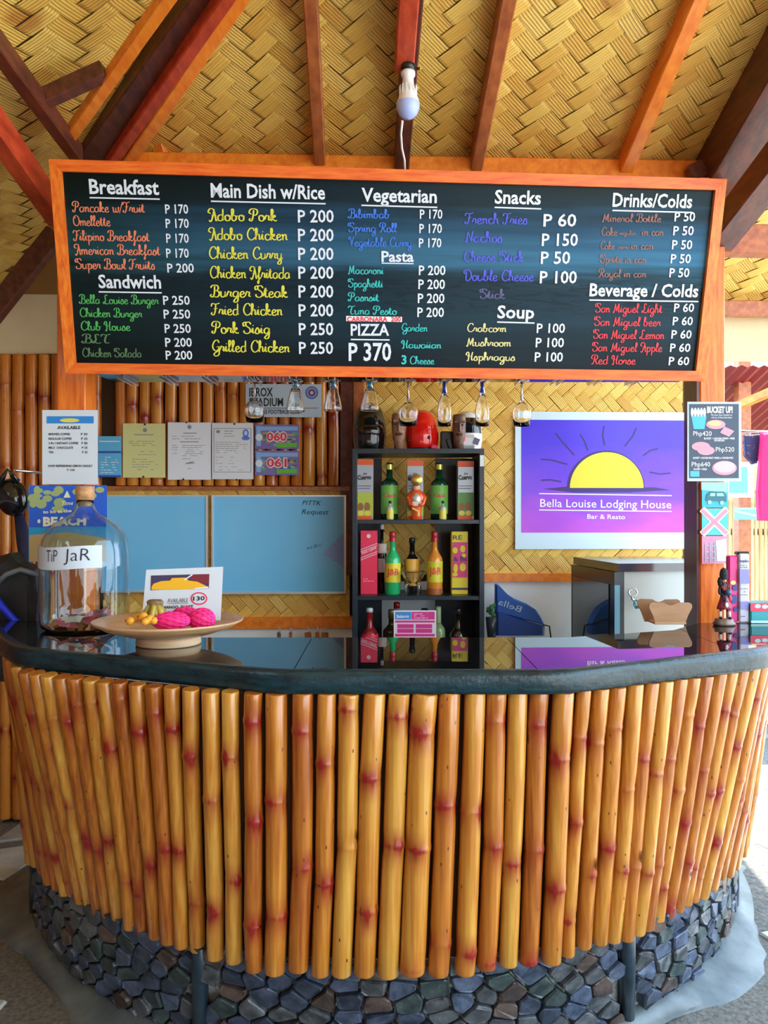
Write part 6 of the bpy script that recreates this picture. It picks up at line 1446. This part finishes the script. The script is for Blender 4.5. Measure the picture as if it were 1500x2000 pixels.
# roofs outside
rd = thing('red_roof', (2.9, 5.2, 2.1), 'red metal roof edge seen past the right post', 'roof'); rm = S('red_metal_sheet', (.20,.006,.010), .5)
m = M()
for k in range(26):
    x_ = 2.1+k*.07; m.add([(x_,5.0,2.42),(x_+.035,5.0,2.405),(x_+.035,6.2,2.06),(x_,6.2,2.075)], [(0,1,2,3)]); m.add([(x_+.035,5.0,2.405),(x_+.07,5.0,2.42),(x_+.07,6.2,2.075),(x_+.035,6.2,2.06)], [(0,1,2,3)])
link('corrugated_sheet', m, rm, rd)
m = M(); m.beam(P(1425,800,5.1), P(1560,742,4.6), .04, .05); link('edge_board', m, w_or, rd)
gr = thing('grey_roof', (3.4, 7.5, 1.7), 'grey corrugated roof sheet further away at the right', 'roof')
m = M()
for k in range(30):
    x_ = 2.6+k*.1; m.add([(x_,7,1.98),(x_+.05,7,1.96),(x_+.05,8.6,2.6),(x_,8.6,2.62)], [(0,1,2,3)]); m.add([(x_+.05,7,1.96),(x_+.1,7,1.98),(x_+.1,8.6,2.62),(x_+.05,8.6,2.6)], [(0,1,2,3)])
link('corrugated_sheet', m, mat('grey_roof_metal', (.30,.36,.38), .4, c2=(.42,.48,.50), ns=3), gr)
m = M(); m.box((3.6, 7.05, 1.80), (3.0,.05,.22)); m.box((3.6, 7.1, .85), (3.0,.05,1.7)); link('building_wall', m, mat('tan_far_wall', (.52,.34,.14), .7, c2=(.62,.44,.22), ns=5), gr)
# hanging shirts and framed picture
op_ = Pl((0, 4.4, 0), (1,0,0), (0,0,1))
rod = M(); rod.tube([op_.hit(1424,842), op_.hit(1600,846)], .008, 8); tag(link('clothes_rail', rod, metal, loc=op_.hit(1424,842)), 'thin rail carrying the hanging shirts at far right', 'rail')
def shirt(px, pts, mt, label, d):
    q = Pl((0,d,0),(1,0,0),(0,0,1)); t = thing('shirt', q.hit(*px), label, 'shirt'); link('cloth', pxprism(q, pts, -.02, .02, .012), mt, t); m = M(); m.tube([q.hit(px[0],843), q.hit(px[0],850)], .003, 5); link('hanger', m, metal, t)
shirt((1466,850), [(1452,850),(1482,848),(1485,870),(1478,905),(1470,907),(1455,890)], mat('navy_floral_cloth', (.02,.03,.12), .7, c2=(.55,.12,.08), ns=28, ncon=(.55,.62)), 'navy floral shirt hanging outside right of the post', 4.42)
shirt((1500,846), [(1488,846),(1540,840),(1545,1018),(1481,1017),(1479,960)], S('hot_pink_cloth', (.85,.01,.16), .7), 'hot pink shirt hanging at the right edge', 4.36)
q = Pl((0,5.222,0),(1,0,0),(0,0,1)); t = sheet('framed_picture', q, 1418, 903, 1470, 972, S('pale_frame', (.75,.86,.86), .4), 'white framed teal picture behind the right post', 'picture', .02)
m = M(); poly(m, q, [(1424,912),(1460,912),(1460,963),(1424,963)][::-1], .021); link('print', m, S('aqua_print', (.12,.55,.52), .4), t)
t = sheet('green_sign', q, 1434, 991, 1484, 1015, S('mint_sign', (.15,.62,.50), .4), 'small mint green strip sign in front of the cane fence', 'sign', .01)
m = M(); line(m, q, 1436, 998, 1480, 1008, 3, .011); line(m, q, 1436, 994, 1482, 994, 1.5, .011); link('print', m, white, t)
m = M(); m.box((2.36, 5.26, 1.4), (.08,.076,2.8)); tag(link('outer_post', m, w_raft, loc=(2.36,5.26,0)), 'distant brown post behind the framed picture', 'post')
# ================================================================ FAR LEFT
hcn = P(24, 972, 3.1); s_ = 3.1/F
t = thing('helmet', hcn, 'glossy black helmet hanging on the wall at the left edge', 'helmet')
m = M(); m.ell(hcn, (31*s_,24*s_,38*s_), 20, 12, rot=Matrix.Rotation(-.35,3,'Y')); link('shell', m, hb, t)
m = M(); m.tube([hcn+V(-20*s_,-16*s_,24*s_), hcn+V(-3*s_,-14*s_,54*s_), hcn+V(14*s_,-8*s_,30*s_)], [9*s_,3*s_,7*s_], 8); link('ear_peak', m, hb, t)
m = M(); m.tube([hcn+V(a*s_,-25*s_,(-6-abs(a)*.3)*s_) for a in (-24,-12,0,12,22)], 3*s_, 6); link('visor_edge', m, fdk, t)
m = M(); m.tube([hcn+V(0,10*s_,54*s_), hcn+V(0,3.86-hcn.y,58*s_)], .006, 6); link('hook', m, metal, t)
bgc = P(30, 1240, 2.95); s_ = 2.95/F; bgc.z = zpx(1260, 2.95)
t = thing('dive_bag', bgc, 'black gear bag at the left edge behind the bar', 'bag')
q = Pl((0,2.95,0),(1,0,0),(0,0,1)); clothb = mat('black_nylon', (.010,.014,.016), .45, c2=(.03,.035,.04), ns=8, bump=.3)
link('body', pxprism(q, [(-30,1098),(20,1080),(38,1100),(70,1112),(76,1160),(70,1250),(66,1330),(-30,1330)], -.08, .04, .03), clothb, t)
m = M(); m.tube([q.hit(-6,1140,.06), q.hit(12,1122,.07), q.hit(40,1112,.06), q.hit(74,1122,.05)], .010, 8); link('handle', m, S('grey_tube', (.16,.20,.24), .3), t)
m = M(); m.tube([q.hit(-10,1165,.07), q.hit(8,1190,.08), q.hit(30,1214,.08), q.hit(46,1222,.07)], .013, 8); link('blue_hose', m, S('bright_blue_rubber', (.01,.04,.75), .35), t, label='bright blue hose')
link('tag_print', pxprism(q, [(-8,1204),(7,1204),(7,1232),(-8,1232)], .072, .076), S('pale_blue_tag', (.10,.42,.72), .5), t)
m = M(); sc2 = P(50,1050,3.2); m.tube([P(34,990,3.12), P(48,1060,3.1), P(56,1140,2.97)], [.015,.03,.02], 8)
tag(link('strap', m, S('dark_navy_strap', (.02,.03,.10), .5), loc=sc2), 'dark navy strap hanging between the helmet and gear bag', 'strap')
